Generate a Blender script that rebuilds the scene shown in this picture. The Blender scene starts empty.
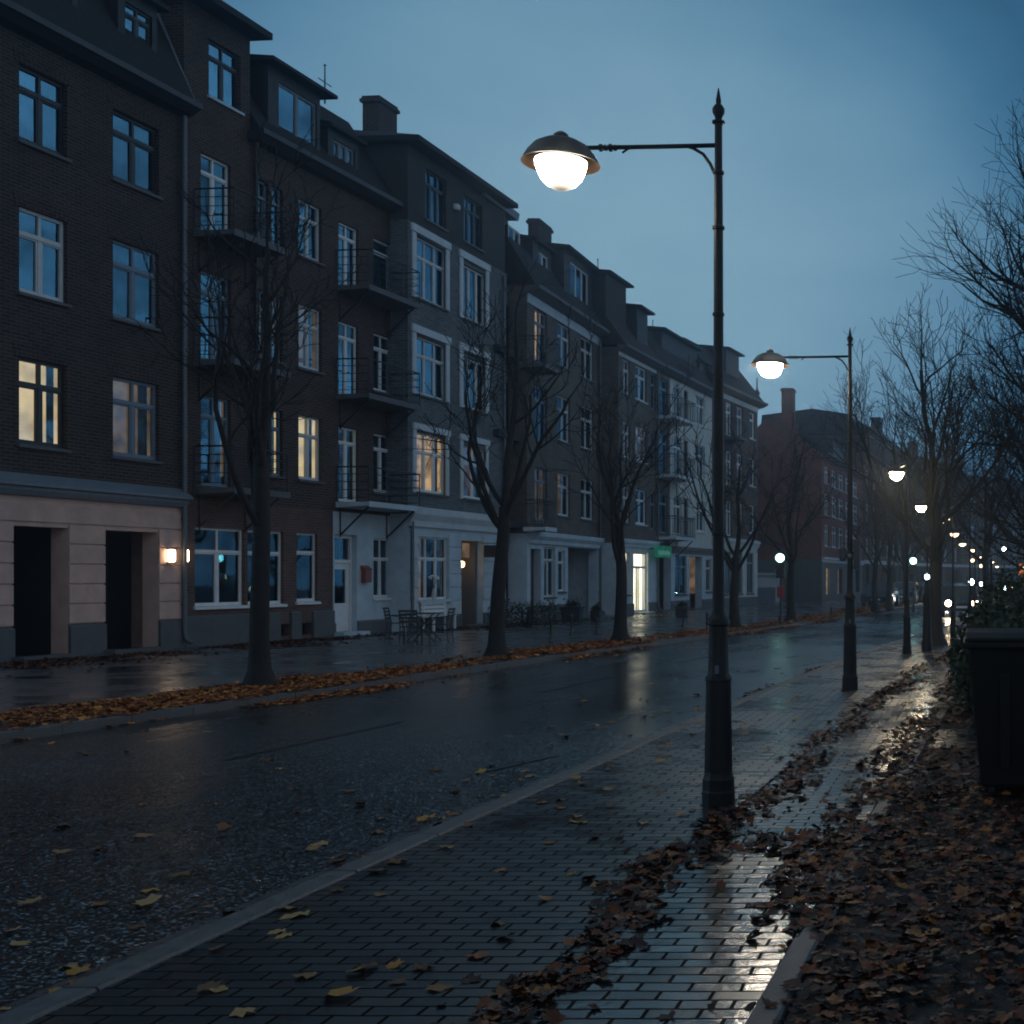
import bpy, math, random
import numpy as np
from mathutils import Vector, Matrix, Quaternion

C = bpy.context.scene.collection
SC = bpy.context.scene
R = math.radians
PI = math.pi
# ------------------------------------------------------------------ camera numbers
F, XV, YV, H = 1250.0, 978.0, 578.0, 1.75       # focal length in px, optical axis in px, eye height
PZ = 0.10                                        # pavement height


def gp(px, py, z=PZ):                            # ground point seen at a pixel
    Y = F * (H - z) / (py - YV)
    return Vector(((px - XV) * Y / F, Y, z))


def at(px, py, Y):                               # point at depth Y seen at a pixel
    return Vector(((px - XV) * Y / F, Y, H + (YV - py) * Y / F))


# ------------------------------------------------------------------ materials
def newmat(name):
    m = bpy.data.materials.new(name)
    m.use_nodes = True
    nt = m.node_tree
    return m, nt, nt.nodes['Principled BSDF'], nt.nodes['Material Output']


def N(nt, t, **kw):
    n = nt.nodes.new(t)
    for k, v in kw.items():
        if k.startswith('i_'):
            key = k[2:].replace('_', ' ')
            n.inputs[int(key) if key.isdigit() else key].default_value = v
        else:
            setattr(n, k, v)
    return n


def ramp(nt, fac, stops, interp='LINEAR'):
    r = N(nt, 'ShaderNodeValToRGB')
    r.color_ramp.interpolation = interp
    e = r.color_ramp.elements
    while len(e) < len(stops):
        e.new(0.5)
    for el, (p, c) in zip(e, stops):
        el.position = p
        el.color = (c[0], c[1], c[2], 1) if not isinstance(c, (int, float)) else (c, c, c, 1)
    nt.links.new(fac, r.inputs['Fac'])
    return r


def math_node(nt, op, a, b=None):
    n = N(nt, 'ShaderNodeMath', operation=op)
    for i, x in enumerate((a, b)):
        if x is None:
            continue
        if isinstance(x, (int, float)):
            n.inputs[i].default_value = x
        else:
            nt.links.new(x, n.inputs[i])
    return n.outputs[0]


def plain(name, col, rough=0.6, metal=0.0, var=0.25, scale=6.0, bump=0.0, spec=0.5):
    """painted / cast surface with broken-up tone and gloss"""
    m, nt, b, o = newmat(name)
    tc = N(nt, 'ShaderNodeTexCoord')
    n = N(nt, 'ShaderNodeTexNoise', i_Scale=scale, i_Detail=6.0, i_Roughness=0.65)
    nt.links.new(tc.outputs['Object'], n.inputs['Vector'])
    lo = [c * (1 - var) for c in col]
    hi = [min(1, c * (1 + var)) for c in col]
    r = ramp(nt, n.outputs['Fac'], [(0.3, lo), (0.7, hi)])
    nt.links.new(r.outputs['Color'], b.inputs['Base Color'])
    rr = ramp(nt, n.outputs['Fac'], [(0.3, max(0.03, rough - 0.12)), (0.7, min(1, rough + 0.12))])
    nt.links.new(rr.outputs['Color'], b.inputs['Roughness'])
    b.inputs['Metallic'].default_value = metal
    b.inputs['Specular IOR Level'].default_value = spec
    if bump:
        n2 = N(nt, 'ShaderNodeTexNoise', i_Scale=scale * 8, i_Detail=4.0)
        nt.links.new(tc.outputs['Object'], n2.inputs['Vector'])
        bp = N(nt, 'ShaderNodeBump', i_Strength=bump, i_Distance=0.01)
        nt.links.new(n2.outputs['Fac'], bp.inputs['Height'])
        nt.links.new(bp.outputs['Normal'], b.inputs['Normal'])
    return m


def brick(name, c1, c2, mortar, bw=0.24, rh=0.075, bump=0.5):
    m, nt, b, o = newmat(name)
    tc = N(nt, 'ShaderNodeTexCoord')
    sp = N(nt, 'ShaderNodeSeparateXYZ')
    nt.links.new(tc.outputs['Object'], sp.inputs[0])
    s = math_node(nt, 'ADD', sp.outputs['X'], sp.outputs['Y'])
    cb = N(nt, 'ShaderNodeCombineXYZ')
    nt.links.new(s, cb.inputs['X'])
    nt.links.new(sp.outputs['Z'], cb.inputs['Y'])
    br = N(nt, 'ShaderNodeTexBrick', i_Scale=1.0)
    br.inputs['Color1'].default_value = (*c1, 1)
    br.inputs['Color2'].default_value = (*c2, 1)
    br.inputs['Mortar'].default_value = (*mortar, 1)
    br.inputs['Mortar Size'].default_value = 0.014
    br.inputs['Brick Width'].default_value = bw
    br.inputs['Row Height'].default_value = rh
    nt.links.new(cb.outputs[0], br.inputs['Vector'])
    n = N(nt, 'ShaderNodeTexNoise', i_Scale=0.9, i_Detail=7.0, i_Roughness=0.7)
    nt.links.new(tc.outputs['Object'], n.inputs['Vector'])
    st = ramp(nt, n.outputs['Fac'], [(0.3, 0.6), (0.65, 1.15)])
    mx = N(nt, 'ShaderNodeMix', data_type='RGBA', blend_type='MULTIPLY')
    mx.inputs['Factor'].default_value = 1.0
    nt.links.new(br.outputs['Color'], mx.inputs['A'])
    nt.links.new(st.outputs['Color'], mx.inputs['B'])
    nt.links.new(mx.outputs['Result'], b.inputs['Base Color'])
    b.inputs['Roughness'].default_value = 0.85
    bp = N(nt, 'ShaderNodeBump', i_Strength=bump, i_Distance=0.012)
    inv = math_node(nt, 'SUBTRACT', 1.0, br.outputs['Fac'])
    nt.links.new(inv, bp.inputs['Height'])
    nt.links.new(bp.outputs['Normal'], b.inputs['Normal'])
    return m


def emit(name, col, strength, sample=True, var=0.0, scale=3.0):
    m, nt, b, o = newmat(name)
    nt.nodes.remove(b)
    e = N(nt, 'ShaderNodeEmission', i_Strength=strength)
    e.inputs['Color'].default_value = (*col, 1)
    if var:
        tc = N(nt, 'ShaderNodeTexCoord')
        n = N(nt, 'ShaderNodeTexNoise', i_Scale=scale, i_Detail=3.0)
        nt.links.new(tc.outputs['Object'], n.inputs['Vector'])
        rr = ramp(nt, n.outputs['Fac'], [(0.35, [c * (1 - var) for c in col]), (0.65, col)])
        nt.links.new(rr.outputs['Color'], e.inputs['Color'])
    nt.links.new(e.outputs[0], o.inputs['Surface'])
    if not sample:
        m.cycles.emission_sampling = 'NONE'
    return m


def glass_mat(name, ior=2.6, tint=(0.8, 0.85, 0.88)):
    m, nt, b, o = newmat(name)
    nt.nodes.remove(b)
    tc = N(nt, 'ShaderNodeTexCoord')
    n = N(nt, 'ShaderNodeTexNoise', i_Scale=1.3, i_Detail=1.0)
    nt.links.new(tc.outputs['Object'], n.inputs['Vector'])
    bp = N(nt, 'ShaderNodeBump', i_Strength=0.25, i_Distance=0.02)
    nt.links.new(n.outputs['Fac'], bp.inputs['Height'])
    fr = N(nt, 'ShaderNodeFresnel', i_IOR=ior)
    g = N(nt, 'ShaderNodeBsdfGlossy', i_Roughness=0.03)
    g.inputs['Color'].default_value = (0.33, 0.74, 1.0, 1)  # blue of the reflected sky put into the gloss colour
    nt.links.new(bp.outputs['Normal'], g.inputs['Normal'])
    t = N(nt, 'ShaderNodeBsdfTransparent')
    t.inputs['Color'].default_value = (*tint, 1)
    mx = N(nt, 'ShaderNodeMixShader')
    nt.links.new(fr.outputs[0], mx.inputs['Fac'])
    nt.links.new(t.outputs[0], mx.inputs[1])
    nt.links.new(g.outputs[0], mx.inputs[2])
    nt.links.new(mx.outputs[0], o.inputs['Surface'])
    return m


def paving(name, base, bw, rh, rough_lo, rough_hi, bump=0.55, mortar=0.009, tilt=0.5):
    """wet block paving: dull where damp, mirror-like where a film of water stands"""
    m, nt, b, o = newmat(name)
    tc = N(nt, 'ShaderNodeTexCoord')
    wn = N(nt, 'ShaderNodeTexNoise', i_Scale=3.0, i_Detail=2.0)
    nt.links.new(tc.outputs['Object'], wn.inputs['Vector'])
    wob = N(nt, 'ShaderNodeVectorMath', operation='SCALE')
    wob.inputs['Scale'].default_value = 0.025
    nt.links.new(wn.outputs['Color'], wob.inputs[0])
    add = N(nt, 'ShaderNodeVectorMath', operation='ADD')
    nt.links.new(tc.outputs['Object'], add.inputs[0])
    nt.links.new(wob.outputs[0], add.inputs[1])
    br = N(nt, 'ShaderNodeTexBrick', i_Scale=1.0)
    br.inputs['Color1'].default_value = (0.35, 0.35, 0.35, 1)
    br.inputs['Color2'].default_value = (1, 1, 1, 1)
    br.inputs['Mortar'].default_value = (0.0, 0.0, 0.0, 1)
    br.inputs['Mortar Size'].default_value = mortar
    br.inputs['Mortar Smooth'].default_value = 0.35
    br.inputs['Brick Width'].default_value = bw
    br.inputs['Row Height'].default_value = rh
    nt.links.new(add.outputs[0], br.inputs['Vector'])
    big = N(nt, 'ShaderNodeTexNoise', i_Scale=0.55, i_Detail=5.0, i_Roughness=0.6)
    nt.links.new(tc.outputs['Object'], big.inputs['Vector'])
    fine = N(nt, 'ShaderNodeTexNoise', i_Scale=120.0, i_Detail=3.0)
    nt.links.new(tc.outputs['Object'], fine.inputs['Vector'])
    colr = ramp(nt, br.outputs['Color'], [(0.0, [c * 0.25 for c in base]), (0.35, [c * 0.8 for c in base]), (1.0, [c * 1.25 for c in base])])
    nt.links.new(colr.outputs['Color'], b.inputs['Base Color'])
    rr = ramp(nt, big.outputs['Fac'], [(0.35, rough_lo), (0.68, rough_hi)])
    vary = math_node(nt, 'MULTIPLY', math_node(nt, 'SUBTRACT', br.outputs['Color'], 0.65), -0.22)
    rj = math_node(nt, 'ADD', math_node(nt, 'ADD', rr.outputs['Color'], vary), math_node(nt, 'MULTIPLY', br.outputs['Fac'], 0.22))
    nt.links.new(rj, b.inputs['Roughness'])
    h1 = math_node(nt, 'MULTIPLY', br.outputs['Color'], tilt)
    inv = math_node(nt, 'MULTIPLY', math_node(nt, 'SUBTRACT', 1.0, br.outputs['Fac']), 2.2)
    h = math_node(nt, 'ADD', h1, inv)
    h2 = math_node(nt, 'ADD', h, math_node(nt, 'MULTIPLY', fine.outputs['Fac'], 0.03))
    mid = N(nt, 'ShaderNodeTexNoise', i_Scale=9.0, i_Detail=3.0)
    nt.links.new(tc.outputs['Object'], mid.inputs['Vector'])
    h3 = math_node(nt, 'ADD', h2, math_node(nt, 'MULTIPLY', mid.outputs['Fac'], 0.6))
    bp = N(nt, 'ShaderNodeBump', i_Strength=bump, i_Distance=0.006)
    nt.links.new(h3, bp.inputs['Height'])
    nt.links.new(bp.outputs['Normal'], b.inputs['Normal'])
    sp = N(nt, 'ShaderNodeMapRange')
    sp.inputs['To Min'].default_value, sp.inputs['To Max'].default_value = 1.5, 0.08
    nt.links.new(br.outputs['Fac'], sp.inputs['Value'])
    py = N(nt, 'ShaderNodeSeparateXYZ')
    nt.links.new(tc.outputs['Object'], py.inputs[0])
    pm = N(nt, 'ShaderNodeMapRange')                       # far sheen put in: specular raised with distance
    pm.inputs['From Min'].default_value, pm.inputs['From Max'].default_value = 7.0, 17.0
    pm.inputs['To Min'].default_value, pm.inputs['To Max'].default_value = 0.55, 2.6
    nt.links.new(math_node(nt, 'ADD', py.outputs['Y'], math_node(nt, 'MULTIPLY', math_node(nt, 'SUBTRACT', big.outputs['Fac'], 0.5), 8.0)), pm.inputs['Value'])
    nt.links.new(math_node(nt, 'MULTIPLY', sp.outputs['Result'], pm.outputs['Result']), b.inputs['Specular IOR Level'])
    return m


def asphalt_mat():
    m, nt, b, o = newmat('wet_asphalt')
    tc = N(nt, 'ShaderNodeTexCoord')
    big = N(nt, 'ShaderNodeTexNoise', i_Scale=0.35, i_Detail=6.0, i_Roughness=0.6)
    mp = N(nt, 'ShaderNodeMapping')
    mp.inputs['Scale'].default_value = (1.0, 0.35, 1.0)
    nt.links.new(tc.outputs['Object'], mp.inputs['Vector'])
    nt.links.new(mp.outputs[0], big.inputs['Vector'])
    grit = N(nt, 'ShaderNodeTexVoronoi', i_Scale=70.0)
    nt.links.new(tc.outputs['Object'], grit.inputs['Vector'])
    fine = N(nt, 'ShaderNodeTexNoise', i_Scale=60.0, i_Detail=4.0)
    nt.links.new(tc.outputs['Object'], fine.inputs['Vector'])
    c = ramp(nt, fine.outputs['Fac'], [(0.35, (0.003, 0.0026, 0.0024)), (0.7, (0.010, 0.0088, 0.008))])
    nt.links.new(c.outputs['Color'], b.inputs['Base Color'])
    rr = ramp(nt, big.outputs['Fac'], [(0.36, 0.16), (0.64, 0.38)])
    nt.links.new(rr.outputs['Color'], b.inputs['Roughness'])
    st = ramp(nt, big.outputs['Fac'], [(0.36, 0.25), (0.62, 0.90)])
    h = math_node(nt, 'ADD', math_node(nt, 'MULTIPLY', grit.outputs['Distance'], -1.0), math_node(nt, 'MULTIPLY', fine.outputs['Fac'], 0.8))
    und = N(nt, 'ShaderNodeTexNoise', i_Scale=3.5, i_Detail=3.0, i_Roughness=0.5)
    nt.links.new(tc.outputs['Object'], und.inputs['Vector'])
    bu = N(nt, 'ShaderNodeBump', i_Strength=0.5, i_Distance=0.010)
    nt.links.new(und.outputs['Fac'], bu.inputs['Height'])
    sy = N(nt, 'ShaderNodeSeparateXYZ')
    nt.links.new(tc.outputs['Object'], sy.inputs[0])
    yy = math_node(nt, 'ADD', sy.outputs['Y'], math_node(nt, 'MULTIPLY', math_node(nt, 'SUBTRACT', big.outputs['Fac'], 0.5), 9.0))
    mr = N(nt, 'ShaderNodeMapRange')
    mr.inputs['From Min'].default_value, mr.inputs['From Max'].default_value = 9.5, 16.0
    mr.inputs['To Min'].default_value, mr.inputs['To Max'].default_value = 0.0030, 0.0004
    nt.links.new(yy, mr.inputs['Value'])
    bp = N(nt, 'ShaderNodeBump')
    nt.links.new(mr.outputs['Result'], bp.inputs['Distance'])
    nt.links.new(bu.outputs['Normal'], bp.inputs['Normal'])
    nt.links.new(st.outputs['Color'], bp.inputs['Strength'])
    nt.links.new(h, bp.inputs['Height'])
    ce = N(nt, 'ShaderNodeVectorMath', operation='SUBTRACT')
    nt.links.new(grit.outputs['Color'], ce.inputs[0])
    ce.inputs[1].default_value = (0.5, 0.5, 0.5)
    fk = math_node(nt, 'MULTIPLY', mr.outputs['Result'], 190.0)
    fs = N(nt, 'ShaderNodeVectorMath', operation='SCALE')
    nt.links.new(ce.outputs[0], fs.inputs[0])
    nt.links.new(fk, fs.inputs['Scale'])
    fa = N(nt, 'ShaderNodeVectorMath', operation='ADD')
    nt.links.new(bp.outputs['Normal'], fa.inputs[0])
    nt.links.new(fs.outputs[0], fa.inputs[1])
    fn = N(nt, 'ShaderNodeVectorMath', operation='NORMALIZE')
    nt.links.new(fa.outputs[0], fn.inputs[0])
    nt.links.new(fn.outputs[0], b.inputs['Normal'])
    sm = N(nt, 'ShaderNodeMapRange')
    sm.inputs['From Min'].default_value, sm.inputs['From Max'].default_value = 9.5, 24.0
    sm.inputs['To Min'].default_value, sm.inputs['To Max'].default_value = 0.5, 3.5  # specular climbs with distance to put in the far road's sheen
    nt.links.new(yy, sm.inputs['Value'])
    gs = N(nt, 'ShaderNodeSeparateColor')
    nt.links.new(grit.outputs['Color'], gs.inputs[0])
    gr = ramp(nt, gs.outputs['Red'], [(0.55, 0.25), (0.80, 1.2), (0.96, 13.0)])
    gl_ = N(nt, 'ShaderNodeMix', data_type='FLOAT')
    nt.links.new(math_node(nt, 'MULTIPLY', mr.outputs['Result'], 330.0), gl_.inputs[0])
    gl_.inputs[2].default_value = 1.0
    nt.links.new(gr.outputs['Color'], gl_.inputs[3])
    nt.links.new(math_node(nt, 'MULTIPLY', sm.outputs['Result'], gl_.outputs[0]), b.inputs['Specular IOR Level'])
    return m


def leaf_mat(name, stops, per_object=False):
    m, nt, b, o = newmat(name)
    if per_object:
        g = N(nt, 'ShaderNodeObjectInfo')
        fac = g.outputs['Random']
    else:
        g = N(nt, 'ShaderNodeNewGeometry')
        fac = g.outputs['Random Per Island']
    r = ramp(nt, fac, stops)
    tc = N(nt, 'ShaderNodeTexCoord')
    n = N(nt, 'ShaderNodeTexNoise', i_Scale=45.0, i_Detail=3.0)
    nt.links.new(tc.outputs['Object'], n.inputs['Vector'])
    dk = ramp(nt, n.outputs['Fac'], [(0.35, 0.5), (0.6, 1.0)])
    mx = N(nt, 'ShaderNodeMix', data_type='RGBA', blend_type='MULTIPLY')
    mx.inputs['Factor'].default_value = 1.0
    nt.links.new(r.outputs['Color'], mx.inputs['A'])
    nt.links.new(dk.outputs['Color'], mx.inputs['B'])
    nt.links.new(mx.outputs['Result'], b.inputs['Base Color'])
    b.inputs['Roughness'].default_value = 0.55
    b.inputs['Specular IOR Level'].default_value = 0.3
    bp = N(nt, 'ShaderNodeBump', i_Strength=0.4, i_Distance=0.004)
    nt.links.new(n.outputs['Fac'], bp.inputs['Height'])
    nt.links.new(bp.outputs['Normal'], b.inputs['Normal'])
    return m


def roof_mat(name, col):
    return brick(name, [c * 0.8 for c in col], [c * 1.2 for c in col], [c * 0.4 for c in col], 0.25, 0.2, 0.6)


M = dict(
    brick_dark=brick('dark_brick', (0.008, 0.004, 0.003), (0.046, 0.021, 0.0155), (0.085, 0.062, 0.054)),
    brick_brown=brick('brown_brick', (0.014, 0.007, 0.005), (0.066, 0.029, 0.020), (0.105, 0.072, 0.060)),
    brick_red=brick('red_brick', (0.080, 0.038, 0.031), (0.115, 0.050, 0.040), (0.08, 0.06, 0.055)),
    brick_ground=brick('russet_brick', (0.085, 0.038, 0.029), (0.150, 0.060, 0.044), (0.14, 0.105, 0.09)),
    brick_gable=brick('dull_red_brick', (0.17, 0.047, 0.038), (0.22, 0.058, 0.046), (0.13, 0.06, 0.052)),
    brick_grey=brick('grey_brick', (0.050, 0.056, 0.062), (0.125, 0.135, 0.145), (0.17, 0.18, 0.185)),
    brick_umber=brick('umber_brick', (0.062, 0.050, 0.042), (0.135, 0.105, 0.086), (0.15, 0.13, 0.115)),
    pink=plain('pink_stone', (0.66, 0.42, 0.345), 0.8, var=0.18, scale=2.0, bump=0.2),
    grey_stone=plain('grey_stone', (0.50, 0.58, 0.64), 0.75, var=0.18, scale=2.0, bump=0.2),
    pale_stone=plain('pale_stone', (0.56, 0.60, 0.63), 0.75, var=0.14, scale=2.0, bump=0.15),
    cream=plain('cream_plaster', (0.58, 0.60, 0.57), 0.85, var=0.14, scale=1.5, bump=0.1),
    mauve=plain('mauve_plaster', (0.15, 0.14, 0.14), 0.85, var=0.15, scale=1.5),
    umber=plain('umber_plaster', (0.034, 0.030, 0.028), 0.85, var=0.15, scale=1.5),
    plinth=plain('plinth_stone', (0.10, 0.10, 0.105), 0.7, var=0.25, scale=3.0, bump=0.3),
    lead=plain('lead_sheet', (0.16, 0.18, 0.21), 0.45, var=0.2),
    roof=roof_mat('slate_roof', (0.017, 0.0135, 0.0135)),
    roof_red=roof_mat('tile_roof', (0.05, 0.028, 0.025)),
    dormer=plain('dormer_cladding', (0.018, 0.015, 0.015), 0.6, var=0.2),
    darkwood=plain('dark_painted_wood', (0.022, 0.020, 0.022), 0.5, var=0.3),
    browndoor=plain('brown_wood', (0.07, 0.035, 0.025), 0.5, var=0.3),
    white=plain('white_paint', (0.80, 0.80, 0.80), 0.5, var=0.08),
    offwhite=plain('old_white_paint', (0.62, 0.62, 0.62), 0.55, var=0.12),
    bluewood=plain('blue_grey_paint', (0.16, 0.20, 0.25), 0.5, var=0.15),
    iron=plain('black_iron', (0.012, 0.012, 0.014), 0.4, var=0.3, scale=20.0, spec=0.6),
    lampiron=plain('lamp_post_paint', (0.002, 0.0016, 0.0016), 0.42, var=0.35, scale=15.0, bump=0.25, spec=0.3),
    lining=plain('lamp_hood_lining', (0.006, 0.003, 0.0012), 0.8, var=0.3, scale=9.0, spec=0.05),
    hat=plain('lamp_hood_enamel', (0.028, 0.016, 0.010), 0.5, var=0.25, scale=9.0),
    zinc=plain('zinc_pipe', (0.11, 0.12, 0.135), 0.45, metal=0.3, var=0.25),
    vestibule=plain('vestibule_shade', (0.010, 0.008, 0.007), 0.9, var=0.3, scale=1.0),  # shade of the doorway depth put into a near-black colour
    interior=plain('dark_room', (0.035, 0.033, 0.035), 0.9, var=0.2, scale=0.7),
    curtain=plain('net_curtain', (0.12, 0.17, 0.22), 0.9, var=0.12, scale=4.0),
    drape=plain('heavy_drape', (0.22, 0.22, 0.24), 0.9, var=0.2, scale=4.0),
    glass=glass_mat('window_glass', 2.9),
    glass_mid=glass_mat('dim_reflection_glass', 2.5),  # same glass with dimmer reflections put in
    glass_low=glass_mat('dark_reflection_glass', 1.75),  # same glass with the darkest reflections put in
    bark=plain('wet_bark', (0.0035, 0.0028, 0.0025), 0.75, var=0.4, scale=12.0, bump=0.6),
    twig=plain('twig_bark', (0.004, 0.0032, 0.003), 0.8, var=0.3, scale=5.0),
    asphalt=asphalt_mat(),
    pavers=paving('wet_clay_pavers', (0.011, 0.010, 0.0105), 0.21, 0.105, 0.19, 0.42, bump=0.9, tilt=0.8),
    slabs=paving('wet_path_blocks', (0.016, 0.0145, 0.0145), 0.21, 0.105, 0.14, 0.32, bump=1.0, tilt=0.9),
    farpave=paving('wet_far_slabs', (0.032, 0.029, 0.029), 0.5, 0.5, 0.16, 0.42, bump=0.5),
    kerb=plain('granite_kerb', (0.078, 0.074, 0.074), 0.5, var=0.35, scale=9.0, bump=0.5),
    gutter=plain('gutter_stone', (0.05, 0.05, 0.052), 0.3, var=0.4, scale=7.0, bump=0.4),
    soil=plain('wet_soil', (0.008, 0.0055, 0.004), 0.7, var=0.4, scale=8.0, bump=0.8),
    bin=plain('bin_plastic', (0.006, 0.005, 0.005), 0.62, var=0.3, scale=4.0, spec=0.2),
    rubber=plain('rubber', (0.012, 0.012, 0.012), 0.7),
    carpaint=plain('dark_car_paint', (0.02, 0.025, 0.035), 0.2, var=0.1, spec=0.7),
    carpaint2=plain('silver_car_paint', (0.16, 0.17, 0.19), 0.25, metal=0.4, var=0.1),
    carglass=plain('car_glass', (0.008, 0.010, 0.012), 0.06, var=0.1, spec=0.8),
    paintline=None,
    green=emit('green_sign_glow', (0.06, 0.60, 0.46), 0.16, False, 0.4, 2.0),  # brightness of the board put in as a glow
    palegreen=emit('pale_green_lettering_glow', (0.30, 1.0, 0.80), 0.22, False, 0.3, 9.0),  # strokes brightened by an added glow
    redsign=plain('red_sign_paint', (0.30, 0.02, 0.03), 0.5, var=0.1),
    orangebox=plain('rusty_red_letterbox', (0.25, 0.06, 0.03), 0.5, var=0.2),
    hedge=plain('hedge_core', (0.010, 0.014, 0.010), 0.9, var=0.4, scale=6.0),
    shrubleaf=leaf_mat('shrub_leaf', [(0.0, (0.012, 0.022, 0.012)), (0.6, (0.03, 0.045, 0.022)), (1.0, (0.06, 0.065, 0.03))]),
    litter=leaf_mat('brown_leaf', [(0.0, (0.006, 0.002, 0.001)), (0.40, (0.026, 0.0065, 0.002)), (0.64, (0.085, 0.019, 0.0035)), (0.86, (0.18, 0.043, 0.007)), (0.95, (0.24, 0.09, 0.025)), (1.0, (0.36, 0.13, 0.018))]),
    orange=leaf_mat('orange_leaf', [(0.0, (0.08, 0.020, 0.005)), (0.4, (0.30, 0.080, 0.014)), (0.75, (0.55, 0.17, 0.03)), (1.0, (0.72, 0.32, 0.07))]),
    single=leaf_mat('single_leaf', [(0.0, (0.10, 0.040, 0.015)), (0.35, (0.26, 0.13, 0.045)), (0.7, (0.42, 0.27, 0.12)), (0.9, (0.50, 0.26, 0.05)), (1.0, (0.30, 0.10, 0.03))], True),
    lamp=emit('lamp_globe_glow', (1.0, 0.85, 0.66), 95.0),
    lamp_far=emit('far_lamp_glow', (1.0, 0.70, 0.36), 7.0),
    wall_lamp=emit('wall_lamp_glow', (1.0, 0.76, 0.50), 10.0),
    porch=emit('porch_bulb_glow', (1.0, 0.62, 0.26), 6.0),
    signal_green=emit('green_signal_glow', (0.45, 1.0, 0.88), 9.0),
    signal_red=emit('red_signal_glow', (1.0, 0.10, 0.06), 0.8),
    headlight=emit('headlight_glow', (1.0, 0.93, 0.80), 45.0),
    headlight_warm=emit('warm_headlight_glow', (1.0, 0.72, 0.42), 45.0),
    cool=emit('cool_street_glow', (0.75, 0.95, 1.0), 25.0, False),
    lit_yellow=emit('lit_room_yellow', (1.0, 0.74, 0.38), 0.95, False, 0.45, 1.6),
    lit_warm=emit('lit_room_warm', (1.0, 0.62, 0.32), 0.85, False, 0.7, 2.2),
    lit_dim=emit('lit_room_dim', (1.0, 0.66, 0.40), 0.16, False, 0.7, 2.0),
    lit_shop=emit('lit_shop', (1.0, 0.86, 0.56), 4.0, True, 0.35, 1.4),
    lit_shop_dim=emit('lit_shop_dim', (1.0, 0.82, 0.50), 0.7, False, 0.4, 1.0),
)


def line_mat():
    m, nt, b, o = newmat('worn_road_paint')
    tc = N(nt, 'ShaderNodeTexCoord')
    n = N(nt, 'ShaderNodeTexNoise', i_Scale=14.0, i_Detail=8.0, i_Roughness=0.75)
    nt.links.new(tc.outputs['Object'], n.inputs['Vector'])
    r = ramp(nt, n.outputs['Fac'], [(0.45, (0.012, 0.012, 0.012)), (0.70, (0.12, 0.11, 0.11))])
    nt.links.new(r.outputs['Color'], b.inputs['Base Color'])
    b.inputs['Roughness'].default_value = 0.35
    bp = N(nt, 'ShaderNodeBump', i_Strength=0.4, i_Distance=0.005)
    nt.links.new(n.outputs['Fac'], bp.inputs['Height'])
    nt.links.new(bp.outputs['Normal'], b.inputs['Normal'])
    return m


M['paintline'] = line_mat()
_nt = M['lamp'].node_tree
_em = [n for n in _nt.nodes if n.type == 'EMISSION'][0]
_tc = N(_nt, 'ShaderNodeTexCoord')
_sz = N(_nt, 'ShaderNodeSeparateXYZ')
_nt.links.new(_tc.outputs['Generated'], _sz.inputs[0])
_r = ramp(_nt, _sz.outputs['Z'], [(0.0, 0.004), (0.08, 0.02), (0.30, 0.55), (0.55, 1.0), (0.85, 0.7), (1.0, 0.18)])
_st = math_node(_nt, 'MULTIPLY', _r.outputs['Color'], 220.0)
_nt.links.new(_st, _em.inputs['Strength'])


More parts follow.
